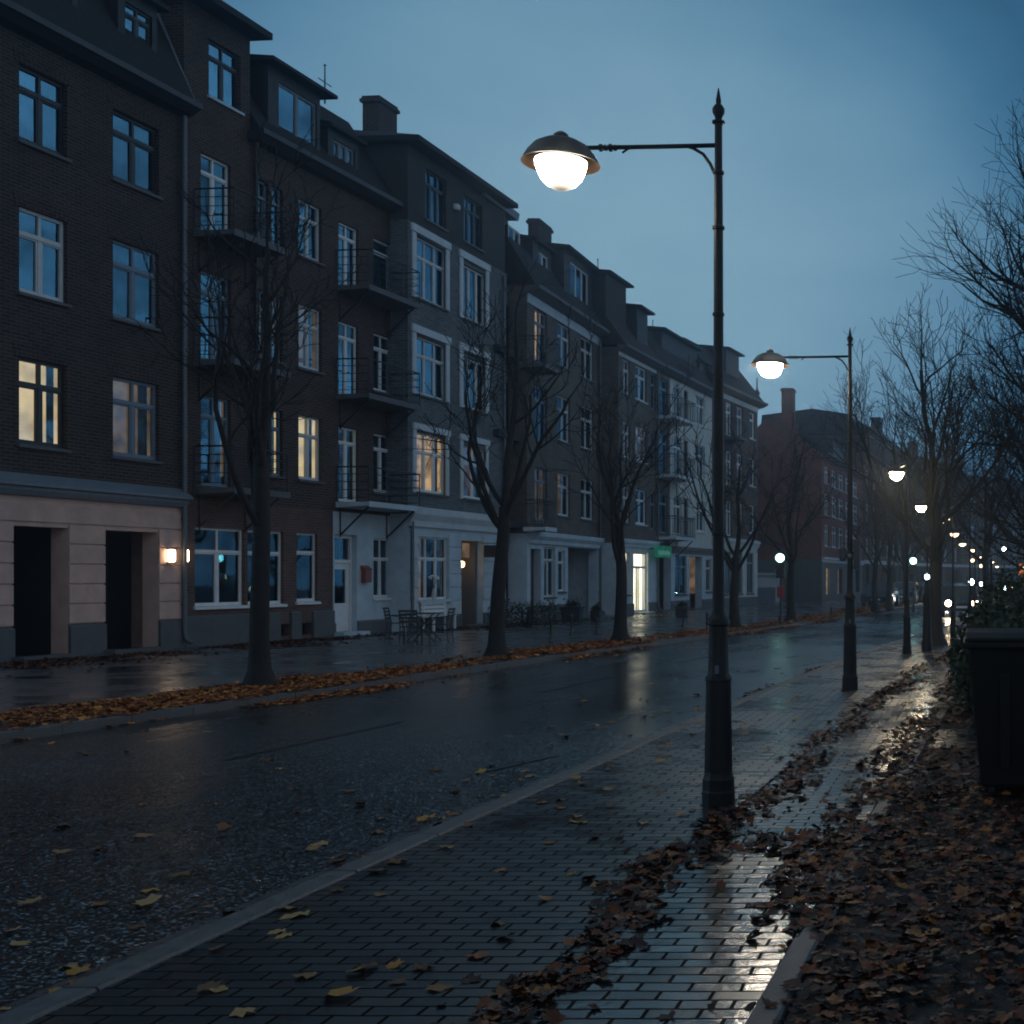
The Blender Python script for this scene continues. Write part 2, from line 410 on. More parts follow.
# ------------------------------------------------------------------ mesh builder
class MB:
    def __init__(self):
        self.v, self.f = [], []

    def quad(self, a, b, c, d):
        i = len(self.v)
        self.v += [tuple(a), tuple(b), tuple(c), tuple(d)]
        self.f.append((i, i + 1, i + 2, i + 3))

    def poly(self, pts):
        i = len(self.v)
        self.v += [tuple(p) for p in pts]
        self.f.append(tuple(range(i, i + len(pts))))

    def box(self, x0, x1, y0, y1, z0, z1, bev=0.0):
        i = len(self.v)
        self.v += [(x0, y0, z0), (x1, y0, z0), (x1, y1, z0), (x0, y1, z0), (x0, y0, z1), (x1, y0, z1), (x1, y1, z1), (x0, y1, z1)]
        self.f += [tuple(i + k for k in q) for q in ((0, 3, 2, 1), (4, 5, 6, 7), (0, 1, 5, 4), (1, 2, 6, 5), (2, 3, 7, 6), (3, 0, 4, 7))]
        return self

    def prism(self, prof, axis, a, b):
        """extrude a closed profile (list of 2-D points) between a and b along axis 'x' or 'y' or 'z'"""
        def P(p, t):
            return {'x': (t, p[0], p[1]), 'y': (p[0], t, p[1]), 'z': (p[0], p[1], t)}[axis]
        i, n = len(self.v), len(prof)
        self.v += [P(p, a) for p in prof] + [P(p, b) for p in prof]
        for k in range(n):
            k2 = (k + 1) % n
            self.f.append((i + k, i + k2, i + n + k2, i + n + k))
        self.f.append(tuple(i + k for k in range(n))[::-1])
        self.f.append(tuple(i + n + k for k in range(n)))
        return self

    def tube(self, pts, radii, n=8, cap=True):
        pts = [Vector(p) for p in pts]
        if isinstance(radii, (int, float)):
            radii = [radii] * len(pts)
        i0 = len(self.v)
        prev = None
        for k, p in enumerate(pts):
            if k == 0:
                t = pts[1] - pts[0]
            elif k == len(pts) - 1:
                t = pts[-1] - pts[-2]
            else:
                t = pts[k + 1] - pts[k - 1]
            t = t.normalized()
            if prev is None:
                a = Vector((0, 0, 1)) if abs(t.z) < 0.9 else Vector((1, 0, 0))
                e1 = t.cross(a).normalized()
            else:
                e1 = (prev - t * prev.dot(t))
                e1 = e1.normalized() if e1.length > 1e-6 else t.orthogonal().normalized()
            prev = e1
            e2 = t.cross(e1)
            for j in range(n):
                an = 2 * PI * j / n
                q = p + (e1 * math.cos(an) + e2 * math.sin(an)) * radii[k]
                self.v.append((q.x, q.y, q.z))
        for k in range(len(pts) - 1):
            for j in range(n):
                a, b = i0 + k * n + j, i0 + k * n + (j + 1) % n
                self.f.append((a, b, b + n, a + n))
        if cap:
            self.f.append(tuple(i0 + j for j in range(n))[::-1])
            self.f.append(tuple(i0 + (len(pts) - 1) * n + j for j in range(n)))
        return self

    def lathe(self, prof, c=(0, 0, 0), n=24, closed_ends=True):
        i0 = len(self.v)
        for r, z in prof:
            for j in range(n):
                an = 2 * PI * (j + 0.5) / n
                self.v.append((c[0] + r * math.cos(an), c[1] + r * math.sin(an), c[2] + z))
        for k in range(len(prof) - 1):
            for j in range(n):
                a, b = i0 + k * n + j, i0 + k * n + (j + 1) % n
                self.f.append((a, b, b + n, a + n))
        if closed_ends:
            self.f.append(tuple(i0 + j for j in range(n))[::-1])
            self.f.append(tuple(i0 + (len(prof) - 1) * n + j for j in range(n)))
        return self

    def build(self, name, mat, parent=None, smooth=False, bevel=0.0):
        me = bpy.data.meshes.new(name)
        me.from_pydata(self.v, [], self.f)
        me.materials.append(mat)
        if smooth:
            me.polygons.foreach_set('use_smooth', [True] * len(me.polygons))
            me.set_sharp_from_angle(angle=R(40))
        me.update()
        o = bpy.data.objects.new(name, me)
        C.objects.link(o)
        if parent:
            o.parent = parent
        if bevel:
            bv = o.modifiers.new('bevel', 'BEVEL')
            bv.width = bevel
            bv.segments = 2
            bv.limit_method = 'ANGLE'
        return o


def tag(o, label, cat, group=None, kind=None):
    o['label'], o['category'] = label, cat
    if group:
        o['group'] = group
    if kind:
        o['kind'] = kind
    return o


def empty(name, label, cat, loc=(0, 0, 0), rz=0.0, group=None):
    o = bpy.data.objects.new(name, None)
    C.objects.link(o)
    o.location, o.rotation_euler = loc, (0, 0, rz)
    return tag(o, label, cat, group)


def structure(o):
    o['kind'] = 'structure'
    return o


def copy_tree(o, parent=None):
    c = o.copy()
    C.objects.link(c)
    if parent:
        c.parent = parent
    for ch in o.children:
        copy_tree(ch, c)
    return c


# ------------------------------------------------------------------ street plan
def smooth_table(t):
    ys = np.array([p[0] for p in t], float)
    xs = np.array([p[1] for p in t], float)
    g = np.arange(-8, 200, 0.5)
    x = np.interp(g, ys, xs)
    k = np.ones(17) / 17
    pad = np.concatenate([x[0] - (x[1] - x[0]) * np.arange(8, 0, -1), x, x[-1] + (x[-1] - x[-2]) * np.arange(1, 9)])
    return g, np.convolve(pad, k, 'valid')


KR = smooth_table([(-8, -3.75), (5, -3.70), (8.5, -3.60), (15, -3.36), (21, -3.02), (27, -2.66), (33.4, -2.05), (42, -1.2), (53, -0.2), (64, 0.5), (84, 1.7), (105, 3.4), (130, 6.5), (200, 20)])
KL = smooth_table([(-8, -11.8), (5, -11.0), (13.3, -10.4), (16.8, -9.9), (24.3, -9.25), (33, -8.2), (40, -7.3), (52, -5.9), (66, -4.9), (84, -3.4), (105, -1.6), (130, 1.2), (200, 14)])


def kr(y):
    return float(np.interp(y, *KR))


def kl(y):
    return float(np.interp(y, *KL))


def seam(y):
    return kr(y) + 1.84 if y < 20 else kr(y) + 1.84 + min(0.15, (y - 20) * 0.01)


def bed(y):
    return seam(y) + 0.98


def strip(name, f0, f1, z, mat, y0, y1, step=0.5, thick=0.0):
    mb = MB()
    ys = np.arange(y0, y1 + 1e-6, step)
    n = len(ys)
    for y in ys:
        mb.v += [(f0(y), y, z), (f1(y), y, z)]
    for k in range(n - 1):
        a = 2 * k
        mb.f.append((a, a + 1, a + 3, a + 2))
    if thick:
        b0 = len(mb.v)
        for y in ys:
            mb.v += [(f0(y), y, z - thick), (f1(y), y, z - thick)]
        for k in range(n - 1):
            a, b = 2 * k, b0 + 2 * k
            mb.f.append((a, a + 2, b + 2, b))
            mb.f.append((a + 1, b + 1, b + 3, a + 3))
        mb.f.append((0, b0, b0 + 1, 1))
        e = 2 * (n - 1)
        mb.f.append((e, e + 1, b0 + e + 1, b0 + e))
    return structure(mb.build(name, mat))


g = MB()
g.quad((-90, -14, -0.05), (110, -14, -0.05), (110, 215, -0.05), (-90, 215, -0.05))
structure(g.build('ground', M['soil']))
strip('road', lambda y: kl(y) - 0.05, lambda y: kr(y) + 0.05, 0.0, M['asphalt'], -8, 198)
strip('far_pavement', lambda y: -60.0, lambda y: kl(y) - 0.16, PZ, M['farpave'], -8, 198, thick=0.14)
strip('pavement', lambda y: kr(y) + 0.16, lambda y: seam(y), PZ, M['pavers'], -8, 198, thick=0.14)
strip('path', lambda y: seam(y) + 0.001, lambda y: bed(y), PZ - 0.012, M['slabs'], -8, 120, thick=0.12)
strip('planting_bed', lambda y: bed(y) + 0.13, lambda y: 60.0, PZ - 0.02, M['soil'], -8, 198, thick=0.1)


def stones(name, f, w, z, length, y0, y1, mat, gap=0.006, lift=0.0, seed=1):
    rnd = random.Random(seed)
    mb = MB()
    y = y0
    while y < y1:
        ln = length * (1 if y < 60 else 4)
        ya, yb = y + gap, y + ln - gap
        dz = rnd.uniform(-1, 1) * lift
        dx = rnd.uniform(-1, 1) * lift
        xa, xb = f(ya) + dx, f(yb) + dx
        i = len(mb.v)
        c = 0.012
        for (x, yy) in ((xa, ya), (xb, yb)):
            mb.v += [(x, yy, -0.03), (x, yy, z + dz - c), (x + c, yy, z + dz), (x + w - c, yy, z + dz), (x + w, yy, z + dz - c), (x + w, yy, -0.03)]
        for k in range(5):
            mb.f.append((i + k, i + k + 1, i + k + 7, i + k + 6))
        mb.f.append(tuple(i + k for k in range(6)))
        mb.f.append(tuple(i + 6 + k for k in range(5, -1, -1)))
        y += ln
    return structure(mb.build(name, mat))


mb = MB()
mb.quad((-.52, 12.2, PZ - .008), (.06, 12.2, PZ - .008), (.06, 13.7, PZ - .008), (-.52, 13.7, PZ - .008))
structure(mb.build('paving_patch', M['slabs']))
stones('kerb', lambda y: kr(y), 0.157, 0.112, 1.0, -6, 190, M['kerb'], lift=0.002, seed=3)
stones('kerb_far_side', lambda y: kl(y) - 0.155, 0.155, 0.112, 1.0, -6, 190, M['kerb'], lift=0.004, seed=4)
strip('gutter', lambda y: kr(y) - 0.30, lambda y: kr(y) - 0.004, 0.004, M['gutter'], -6, 120)
stones('path_edging', lambda y: bed(y) + 0.004, 0.12, 0.112, 0.9, -6, 60, M['kerb'], lift=0.007, seed=5)


def dash(mb, xf, y0, y1, w):
    ys = np.linspace(y0, y1, 4)
    for a, b in zip(ys[:-1], ys[1:]):
        mb.quad((xf(a), a, 0.006), (xf(a) + w, a, 0.006), (xf(b) + w, b, 0.006), (xf(b), b, 0.006))


mb = MB()
for y in np.arange(5, 120, 7.0):
    dash(mb, lambda t: (kl(t) + kr(t)) / 2 - 0.35, y, y + 3.2, 0.11)
structure(mb.build('road_marking', M['paintline']))
mb = MB()
dash(mb, lambda t: -4.52 + 0.30 * (t - 11.3), 11.3, 12.3, 0.10)
structure(mb.build('pale_road_strip', M['paintline']))  # short slanting pale strip on the asphalt


# ------------------------------------------------------------------ buildings
class House:
    """local axes: x along the facade (away from the camera), -y towards the street, z up"""

    def __init__(self, name, label, p0, p1, z=PZ):
        self.p0 = Vector((p0[0], p0[1], 0))
        d = Vector((p1[0] - p0[0], p1[1] - p0[1], 0))
        self.len = d.length
        self.d = d.normalized()
        self.n = Vector((self.d.y, -self.d.x, 0))
        self.root = empty(name, label, 'building', (p0[0], p0[1], 0), math.atan2(self.d.y, self.d.x))
        self.holes = []
        self.rnd = random.Random(name)

    def U(self, px, out=0.0):
        o = self.p0 + self.n * out
        k = (px - XV) / F
        # o.x + u*d.x = k*(o.y + u*d.y)
        return (k * o.y - o.x) / (self.d.x - k * self.d.y)

    def Z(self, px, py, out=0.0):
        o = self.p0 + self.n * out
        y = o.y + self.U(px, out) * self.d.y
        return H + (YV - py) * y / F

    def wall(self, name, mat, u0, u1, z0, z1, y=0.0, depth=9.0, reveal=0.2, closed=True):
        hs = [h for h in self.holes if h[4] == y and h[0] < u1 and h[1] > u0 and h[2] < z1 and h[3] > z0]
        us = sorted({u0, u1} | {min(max(t, u0), u1) for h in hs for t in h[:2]})
        zs = sorted({z0, z1} | {min(max(t, z0), z1) for h in hs for t in h[2:4]})
        mb = MB()
        for a, b in zip(us[:-1], us[1:]):
            for c, d in zip(zs[:-1], zs[1:]):
                um, zm = (a + b) / 2, (c + d) / 2
                if any(h[0] < um < h[1] and h[2] < zm < h[3] for h in hs):
                    continue
                mb.quad((a, y, c), (b, y, c), (b, y, d), (a, y, d))
        for h in hs:
            a, b, c, d = max(h[0], u0), min(h[1], u1), max(h[2], z0), min(h[3], z1)
            r = h[5]
            mb.quad((a, y, c), (a, y, d), (a, y + r, d), (a, y + r, c))
            mb.quad((b, y, c), (b, y + r, c), (b, y + r, d), (b, y, d))
            if h[3] <= z1:
                mb.quad((a, y, d), (b, y, d), (b, y + r, d), (a, y + r, d))
            if h[2] >= z0:
                mb.quad((a, y, c), (a, y + r, c), (b, y + r, c), (b, y, c))
        if closed:
            mb.quad((u0, y, z0), (u0, y, z1), (u0, depth, z1), (u0, depth, z0))
            mb.quad((u1, y, z0), (u1, depth, z0), (u1, depth, z1), (u1, y, z1))
            mb.quad((u0, depth, z0), (u0, depth, z1), (u1, depth, z1), (u1, depth, z0))
        return mb.build(name, mat, self.root)

    def interior(self, u0, u1, z0, z1, y=1.5, floors=()):
        mb = MB()
        mb.quad((u0 + .05, y, z0), (u1 - .05, y, z0), (u1 - .05, y, z1), (u0 + .05, y, z1))
        for z in floors:
            mb.box(u0 + .05, u1 - .05, 0.22, y - 0.01, z - 0.12, z + 0.12)
        mb.build('interior', M['interior'], self.root)

    def win(self, px0, px1, z0, z1, cols=2, transom=0.68, fm='white', cur=None, lit=None, sill='plinth', y=0.0,
            reveal=0.085, name='window', bars=0.055, mid=None, sill_out=0.07, low=True, arch=False, plants=False):
        u0, u1 = (self.U(px0, -y - reveal * .55), self.U(px1, -y - reveal * .55)) if px0 is not None else px1
        if u1 - u0 < 0.25:
            u1 = u0 + 0.25
        self.holes.append((u0, u1, z0, z1, y, reveal + 0.08))
        yf = y + reveal
        mb = MB()
        w, d = bars, 0.07
        g = 0.002
        mb.box(u0 + g, u0 + w, yf, yf + d, z0 + g, z1 - g)
        mb.box(u1 - w, u1 - g, yf, yf + d, z0 + g, z1 - g)
        mb.box(u0 + w, u1 - w, yf, yf + d, z0 + g, z0 + w)
        mb.box(u0 + w, u1 - w, yf, yf + d, z1 - w, z1 - g)
        zt = z0 + (z1 - z0) * transom if transom else None
        if zt:
            mb.box(u0 + w, u1 - w, yf - .012, yf + d, zt - w * .65, zt + w * .65)
        for k in range(1, cols):
            um = u0 + (u1 - u0) * k / cols
            lo, hi = z0 + w, z1 - w
            if zt:
                mb.box(um - w * .6, um + w * .6, yf + .004, yf + d, lo, zt - w * .65)
                mb.box(um - w * .45, um + w * .45, yf + .004, yf + d, zt + w * .65, hi)
            else:
                mb.box(um - w * .6, um + w * .6, yf + .004, yf + d, lo, hi)
        # casement rims
        if low:
            zz = zt if zt else z1
            for k in range(cols):
                a = u0 + (u1 - u0) * k / cols + w * .75
                b = u0 + (u1 - u0) * (k + 1) / cols - w * .75
                t = .028
                lo, hi = z0 + w, zz - w * .75
                mb.box(a, a + t, yf + .01, yf + d - .01, lo, hi)
                mb.box(b - t, b, yf + .01, yf + d - .01, lo, hi)
                mb.box(a + t, b - t, yf + .01, yf + d - .01, lo, lo + t)
                mb.box(a + t, b - t, yf + .01, yf + d - .01, hi - t, hi)
        wn = mb.build(name, M[fm], self.root)
        p = MB()
        yg = yf + d * .6
        for k in range(cols):
            ua = u0 + (u1 - u0) * k / cols + (.02 if k == 0 else 0)
            ue = u0 + (u1 - u0) * (k + 1) / cols - (.02 if k == cols - 1 else 0)
            j = [self.rnd.uniform(-.011, .011) for _ in range(3)]
            p.quad((ua, yg + j[0], z0 + .02), (ue, yg + j[1], z0 + .02), (ue, yg + j[1] + j[2], z1 - .02), (ua, yg + j[0] + j[2], z1 - .02))
        p.build('pane', M['glass_low' if z0 < 2 else self.rnd.choice(['glass_mid', 'glass_mid', 'glass_low'] if z0 < 6 else ['glass', 'glass', 'glass_mid'])], wn)  # lower panes take the duller glass for darker reflections
        if sill:
            s = MB()
            s.prism([(y + reveal - .01, z0 + .012), (y - sill_out, z0 - .012), (y - sill_out, z0 - .075), (y - .002, z0 - .075), (y - .002, z0 - .003), (y + reveal - .01, z0 - .003)], 'x', u0 - .06, u1 + .06)
            s.build('sill', M[sill], wn)
        yc = yf + d + .12
        if cur is None:
            cur = self.rnd.choice(['side', 'side', 'sheer', 'none', 'half', 'blind'])
        cms = []

        def cloth(a, b, c, e, wave=.03):
            n = max(6, int((b - a) / .05))
            cm = MB()
            cms.append(cm)
            i = len(cm.v)
            ph = self.rnd.uniform(0, 6)
            for k in range(n + 1):
                u = a + (b - a) * k / n
                yy = yc + wave * math.sin(k * 1.25 + ph) + wave * .5 * math.sin(k * .53 + ph)
                cm.v += [(u, yy, c), (u, yy, e)]
            for k in range(n):
                q = i + 2 * k
                cm.f.append((q, q + 2, q + 3, q + 1))
        W = u1 - u0
        cmat = 'curtain'
        if cur == 'side':
            f1, f2 = self.rnd.uniform(.16, .3), self.rnd.uniform(.14, .3)
            cloth(u0, u0 + W * f1, z0, z1)
            cloth(u1 - W * f2, u1, z0, z1)
        elif cur == 'drape':
            cmat = 'drape'
            cloth(u0, u0 + W * .24, z0, z1)
            cloth(u1 - W * .2, u1, z0, z1)
        elif cur == 'sheer':
            cloth(u0, u1, z0, z1, .02)
        elif cur == 'half':
            cloth(u0, u1, z0, z0 + (z1 - z0) * .5, .015)
        elif cur == 'blind':
            cloth(u0, u1, z0 + (z1 - z0) * self.rnd.uniform(.35, .6), z1, .004)
        for cm in cms:
            cm.build('curtain', M[cmat], wn)
        if plants:
            for k in range(3):
                pm = MB()
                uu = u0 + W * (.25 + .25 * k)
                hgt = self.rnd.uniform(.18, .4)
                for q in range(7):
                    an = self.rnd.uniform(0, 6.28)
                    pm.tube([(uu, yc - .05, z0 + .02), (uu + .05 * math.cos(an), yc - .05, z0 + hgt * .6), (uu + .12 * math.cos(an), yc - .05 + .03 * math.sin(an), z0 + hgt)], [.012, .008, .002], 4)
                pm.build('houseplant', M['hedge'], wn)
        if lit:
            e = MB()
            y0_, y1_ = yc + .08, yc + .75
            a, b, c, f = u0 - .25, u1 + .25, z0 - .1, z1 + .1
            e.quad((a, y1_, c), (b, y1_, c), (b, y1_, f), (a, y1_, f))
            e.quad((a, y0_, c), (a, y1_, c), (a, y1_, f), (a, y0_, f))
            e.quad((b, y0_, c), (b, y0_, f), (b, y1_, f), (b, y1_, c))
            e.quad((a, y0_, f), (a, y1_, f), (b, y1_, f), (b, y0_, f))
            e.build('lit_room', M[lit], wn)
        return wn

    def recess(self, u0, u1, z0, z1, y=0.0, depth=0.8, mat='interior', door='darkwood', step=True, name='door', side_u=None):
        """a doorway cut into the wall: reveals, door leaf at the back, step"""
        jamb = min(depth, .38)
        self.holes.append((u0, u1, z0, z1, y, jamb))
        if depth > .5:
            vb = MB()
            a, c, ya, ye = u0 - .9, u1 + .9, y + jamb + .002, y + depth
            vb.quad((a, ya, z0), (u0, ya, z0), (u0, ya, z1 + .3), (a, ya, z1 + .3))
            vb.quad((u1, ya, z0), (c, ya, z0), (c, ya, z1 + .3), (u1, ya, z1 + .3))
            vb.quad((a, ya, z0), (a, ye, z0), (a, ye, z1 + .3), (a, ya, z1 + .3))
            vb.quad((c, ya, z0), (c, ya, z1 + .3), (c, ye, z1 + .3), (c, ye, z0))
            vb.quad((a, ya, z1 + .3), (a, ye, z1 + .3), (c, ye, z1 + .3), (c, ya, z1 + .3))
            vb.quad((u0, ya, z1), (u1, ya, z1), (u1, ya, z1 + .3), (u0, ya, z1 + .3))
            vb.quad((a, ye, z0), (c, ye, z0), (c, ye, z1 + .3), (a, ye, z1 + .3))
            vb.build('vestibule', M['vestibule'], self.root)  # dark box added behind the jambs so the opening stays black
        mb = MB()
        yb = y + depth - .07
        mb.box(u0 + .002, u1 - .002, yb, yb + .06, z0, z1 - .002)
        um = (u0 + u1) / 2
        for a, b in ((u0 + .12, um - .06), (um + .06, u1 - .12)):
            for c, e in ((z0 + .2, z0 + .95), (z0 + 1.08, z1 - .2)):
                if b - a > .1:
                    mb.box(a, b, yb - .025, yb - .001, c, e)
        dr = mb.build(name, M[door], self.root)
        hd = MB()
        hd.tube([(um + .05, yb - .07, z0 + .98), (um + .05, yb - .07, z0 + 1.14)], .014, 6)
        hd.build('handle', M['zinc'], dr)
        if step:
            s = MB()
            s.box(u0 - .08, u1 + .08, y - .32, y - .003, PZ - .01, PZ + .075)
            s.build('step', M['plinth'], self.root)
        return dr

    def band(self, name, mat, u0, u1, z0, z1, out, y=0.0, prof=None):
        """moulded horizontal course"""
        mb = MB()
        h = z1 - z0
        p = prof or [(0, z0), (-out * .45, z0), (-out * .5, z0 + h * .3), (-out * .95, z0 + h * .6), (-out, z0 + h * .66), (-out, z1), (0, z1 + .02)]
        mb.prism([(y - .002 + a, b) for a, b in p], 'x', u0, u1)
        return mb.build(name, M[mat], self.root)

    def blocks(self, name, mat, u0, u1, z0, z1, course, out=0.035, y=0.0, skip=()):
        """rusticated courses as separate raised bands with open grooves"""
        pieces = {}
        hs = [h for h in self.holes if h[4] == y] + list(skip)
        n = max(1, round((z1 - z0) / course))
        c = (z1 - z0) / n
        for k in range(n):
            a, b = z0 + k * c + .016, z0 + (k + 1) * c - .016
            cuts = sorted((max(h[0] - .0, u0), min(h[1] + .0, u1)) for h in hs if h[2] < b and h[3] > a and h[0] < u1 and h[1] > u0)
            x = u0
            for s, e in cuts + [(u1, u1)]:
                if s - x > .06:
                    pieces.setdefault((round(x, 2), round(s, 2)), MB()).box(x, s, y - out, y - .002, a, b)
                x = max(x, e)
        for mb in pieces.values():
            mb.build(name, M[mat], self.root, bevel=0.008)

    def mansard(self, mat, u0, u1, ze, rise=2.6, run=1.3, top=0.7, over=0.35, depth=9.0, y=0.0, name='roof'):
        mb = MB()
        mb.prism([(y - over, ze), (y - over, ze + .1), (y + run, ze + rise), (depth / 2, ze + rise + top), (depth, ze + rise), (depth + .2, ze)], 'x', u0, u1)
        return mb.build(name, M[mat], self.root)

    def gutter(self, u0, u1, z, out=0.42, mat='darkwood', y=0.0):
        mb = MB()
        p = [(0, z - .30), (-out * .5, z - .24), (-out * .85, z - .12), (-out, z - .10), (-out, z + .03), (-out + .1, z + .03), (-out + .1, z - .03), (0, z - .03)]
        mb.prism([(y + a - .002, b) for a, b in p], 'x', u0, u1)
        return mb.build('cornice', M[mat], self.root)

    def pipe(self, u, z0, z1, out=0.09, r=0.05, y=0.0, mat='zinc'):
        mb = MB()
        mb.tube([(u, y - out, z1), (u, y - out, z0 + .35), (u + .02, y - out - .03, z0 + .2), (u + .03, y - out - .18, z0 + .1)], [r, r, r, r], 10)
        for k in range(int((z1 - z0) / 2.0)):
            z = z0 + 1.0 + 2.0 * k
            mb.tube([(u, y - out, z), (u, y - out, z + .06)], r * 1.25, 10)
            mb.box(u - .02, u + .02, y - out, y - .002, z + .01, z + .05)
        return mb.build('downpipe', M[mat], self.root, smooth=True)

    def chimney(self, u, y, z0, z1, w, d, mat='brick_dark', pots=2):
        mb = MB()
        mb.box(u - w / 2, u + w / 2, y - d / 2, y + d / 2, z0, z1 - .22)
        mb.box(u - w / 2 - .07, u + w / 2 + .07, y - d / 2 - .07, y + d / 2 + .07, z1 - .22, z1 - .1)
        mb.box(u - w / 2 - .02, u + w / 2 + .02, y - d / 2 - .02, y + d / 2 + .02, z1 - .1, z1)
        c = mb.build('chimney', M[mat], self.root)
        if pots:
            p = MB()
            for k in range(pots):
                p.lathe([(.11, 0), (.12, .08), (.085, .12), (.08, .22)], (u + (k - (pots - 1) / 2) * w * .45, y, z1 + .001), 10)
            p.build('chimney_pot', M['brick_red'], c)
        return c

    def dormer(self, px0, px1, z0, z1, y=0.3, back=2.6, over=0.22, roofh=0.16, mat='dormer', wins=(), roofmat='roof', pitch=0.12, u=None):
        u0, u1 = u or (self.U(px0, -y), self.U(px1, -y))
        hs = [h for h in self.holes if h[4] == y and h[0] < u1 and h[1] > u0]
        us = sorted({u0, u1} | {t for h in hs for t in h[:2]})
        zs = sorted({z0, z1} | {t for h in hs for t in h[2:4]})
        mb = MB()
        for a, b in zip(us[:-1], us[1:]):
            for c, d in zip(zs[:-1], zs[1:]):
                um, zm = (a + b) / 2, (c + d) / 2
                if any(h[0] < um < h[1] and h[2] < zm < h[3] for h in hs):
                    continue
                mb.quad((a, y, c), (b, y, c), (b, y, d), (a, y, d))
        mb.quad((u0, y, z0), (u0, y, z1), (u0, y + back, z1), (u0, y + back, z0))
        mb.quad((u1, y, z0), (u1, y + back, z0), (u1, y + back, z1), (u1, y, z1))
        mb.quad((u0, y + back, z0), (u0, y + back, z1), (u1, y + back, z1), (u1, y + back, z0))
        mb.quad((u0, y + back * .3, z0), (u1, y + back * .3, z0), (u1, y + back * .3, z1), (u0, y + back * .3, z1))
        dm = mb.build('dormer', M[mat], self.root)
        r = MB()
        r.prism([(y - over, z1), (y - over, z1 + roofh * .6), (y + back * .5, z1 + roofh + pitch), (y + back, z1 + roofh), (y + back, z1)], 'x', u0 - over * .8, u1 + over * .8)
        r.build('dormer_roof', M[roofmat], dm)
        return dm

    def balcony(self, px0, px1, z, depth=1.0, y=0.0, style='bars', brace=True, mat='iron', slabmat='plinth', hgt=1.0, u=None):
        u0 = self.U(px0, -y) if u is None else u[0]
        u1 = self.U(px1, depth - y) if u is None else u[1]
        s = MB()
        s.prism([(y - .003, z - .16), (y - depth, z - .10), (y - depth, z), (y - .003, z)], 'x', u0, u1)
        s.box(u0 - .02, u1 + .02, y - depth - .03, y - depth + .0, z - .14, z + .015)
        sl = s.build('balcony', M[slabmat], self.root)
        r = MB()
        yf = y - depth + .03
        a, b = u0 + .03, u1 - .03
        corners = [(a, y - .03), (a, yf), (b, yf), (b, y - .03)]
        for (p, q) in zip(corners[:-1], corners[1:]):
            ln = math.hypot(q[0] - p[0], q[1] - p[1])
            for k, zz in enumerate((.12, .35, .58, .80, hgt) if style == 'bars' else (.10, hgt - .12, hgt)):
                r.tube([(p[0], p[1], z + zz), (q[0], q[1], z + zz)], .022 if zz == hgt else .011, 5)
            n = max(1, round(ln / (.85 if style == 'bars' else .13)))
            for k in range(n + 1):
                t = k / n
                xx, yy = p[0] + (q[0] - p[0]) * t, p[1] + (q[1] - p[1]) * t
                r.tube([(xx, yy, z), (xx, yy, z + hgt)], .016 if style == 'bars' else .009, 5)
        r.build('railing', M[mat], sl)
        if brace:
            for uu in (u0 + .2, u1 - .2):
                bb = MB()
                bb.tube([(uu, y - .005, z - .95), (uu, y - depth + .12, z - .13)], .028, 6)
                bb.tube([(uu, y - .02, z - 1.0), (uu, y - .02, z - .16)], .022, 6)
                bb.build('bracket', M[mat], sl)
        return sl

    def surround(self, u0, u1, z0, z1, mat='pale_stone', w=.2, out=.06, y=0.0, bottom=False):
        mb = MB()
        mb.box(u0 - w, u0 - .001, y - out, y - .002, z0, z1)
        mb.box(u1 + .001, u1 + w, y - out, y - .002, z0, z1)
        mb.box(u0 - w - .05, u1 + w + .05, y - out - .03, y - .002, z1 + .001, z1 + w * 1.1)
        return mb.build('window_surround', M[mat], self.root, bevel=.01)

    def plate(self, name, mat, u0, u1, z0, z1, out, y=0.0):
        mb = MB()
        mb.box(u0, u1, y - out, y - .002, z0, z1)
        return mb.build(name, M[mat], self.root, bevel=.01)

    def plinth(self, u0, u1, z1, out=.05, y=0.0, mat='plinth'):
        hs = sorted((h[0], h[1]) for h in self.holes if h[4] == y and h[2] < z1 - .05 and h[0] < u1 and h[1] > u0)
        x = u0
        for s, e in hs + [(u1, u1)]:
            if s - x > .05:
                mb = MB()
                mb.prism([(y - .002, PZ - .03), (y - out, PZ - .03), (y - out, z1 - .05), (y - .002, z1)], 'x', x, s)
                mb.build('plinth', M[mat], self.root)
            x = e

    def antenna(self, u, y, z, h, arms=2):
        mb = MB()
        mb.tube([(u, y, z), (u, y, z + h)], [.03, .02], 6)
        for k in range(arms):
            zz = z + h * (.55 + .25 * k)
            mb.tube([(u - .35 + .1 * k, y, zz), (u + .35 - .1 * k, y, zz)], .016, 5)
        mb.lathe([(.0, -.04), (.05, 0), (.0, .04)], (u, y, z + h), 8)
        return mb.build('antenna', M['iron'], self.root)


ROWS = [(4.45, 6.2), (7.5, 9.22), (10.55, 12.08)]
FL = (3.7, 6.9, 9.9)

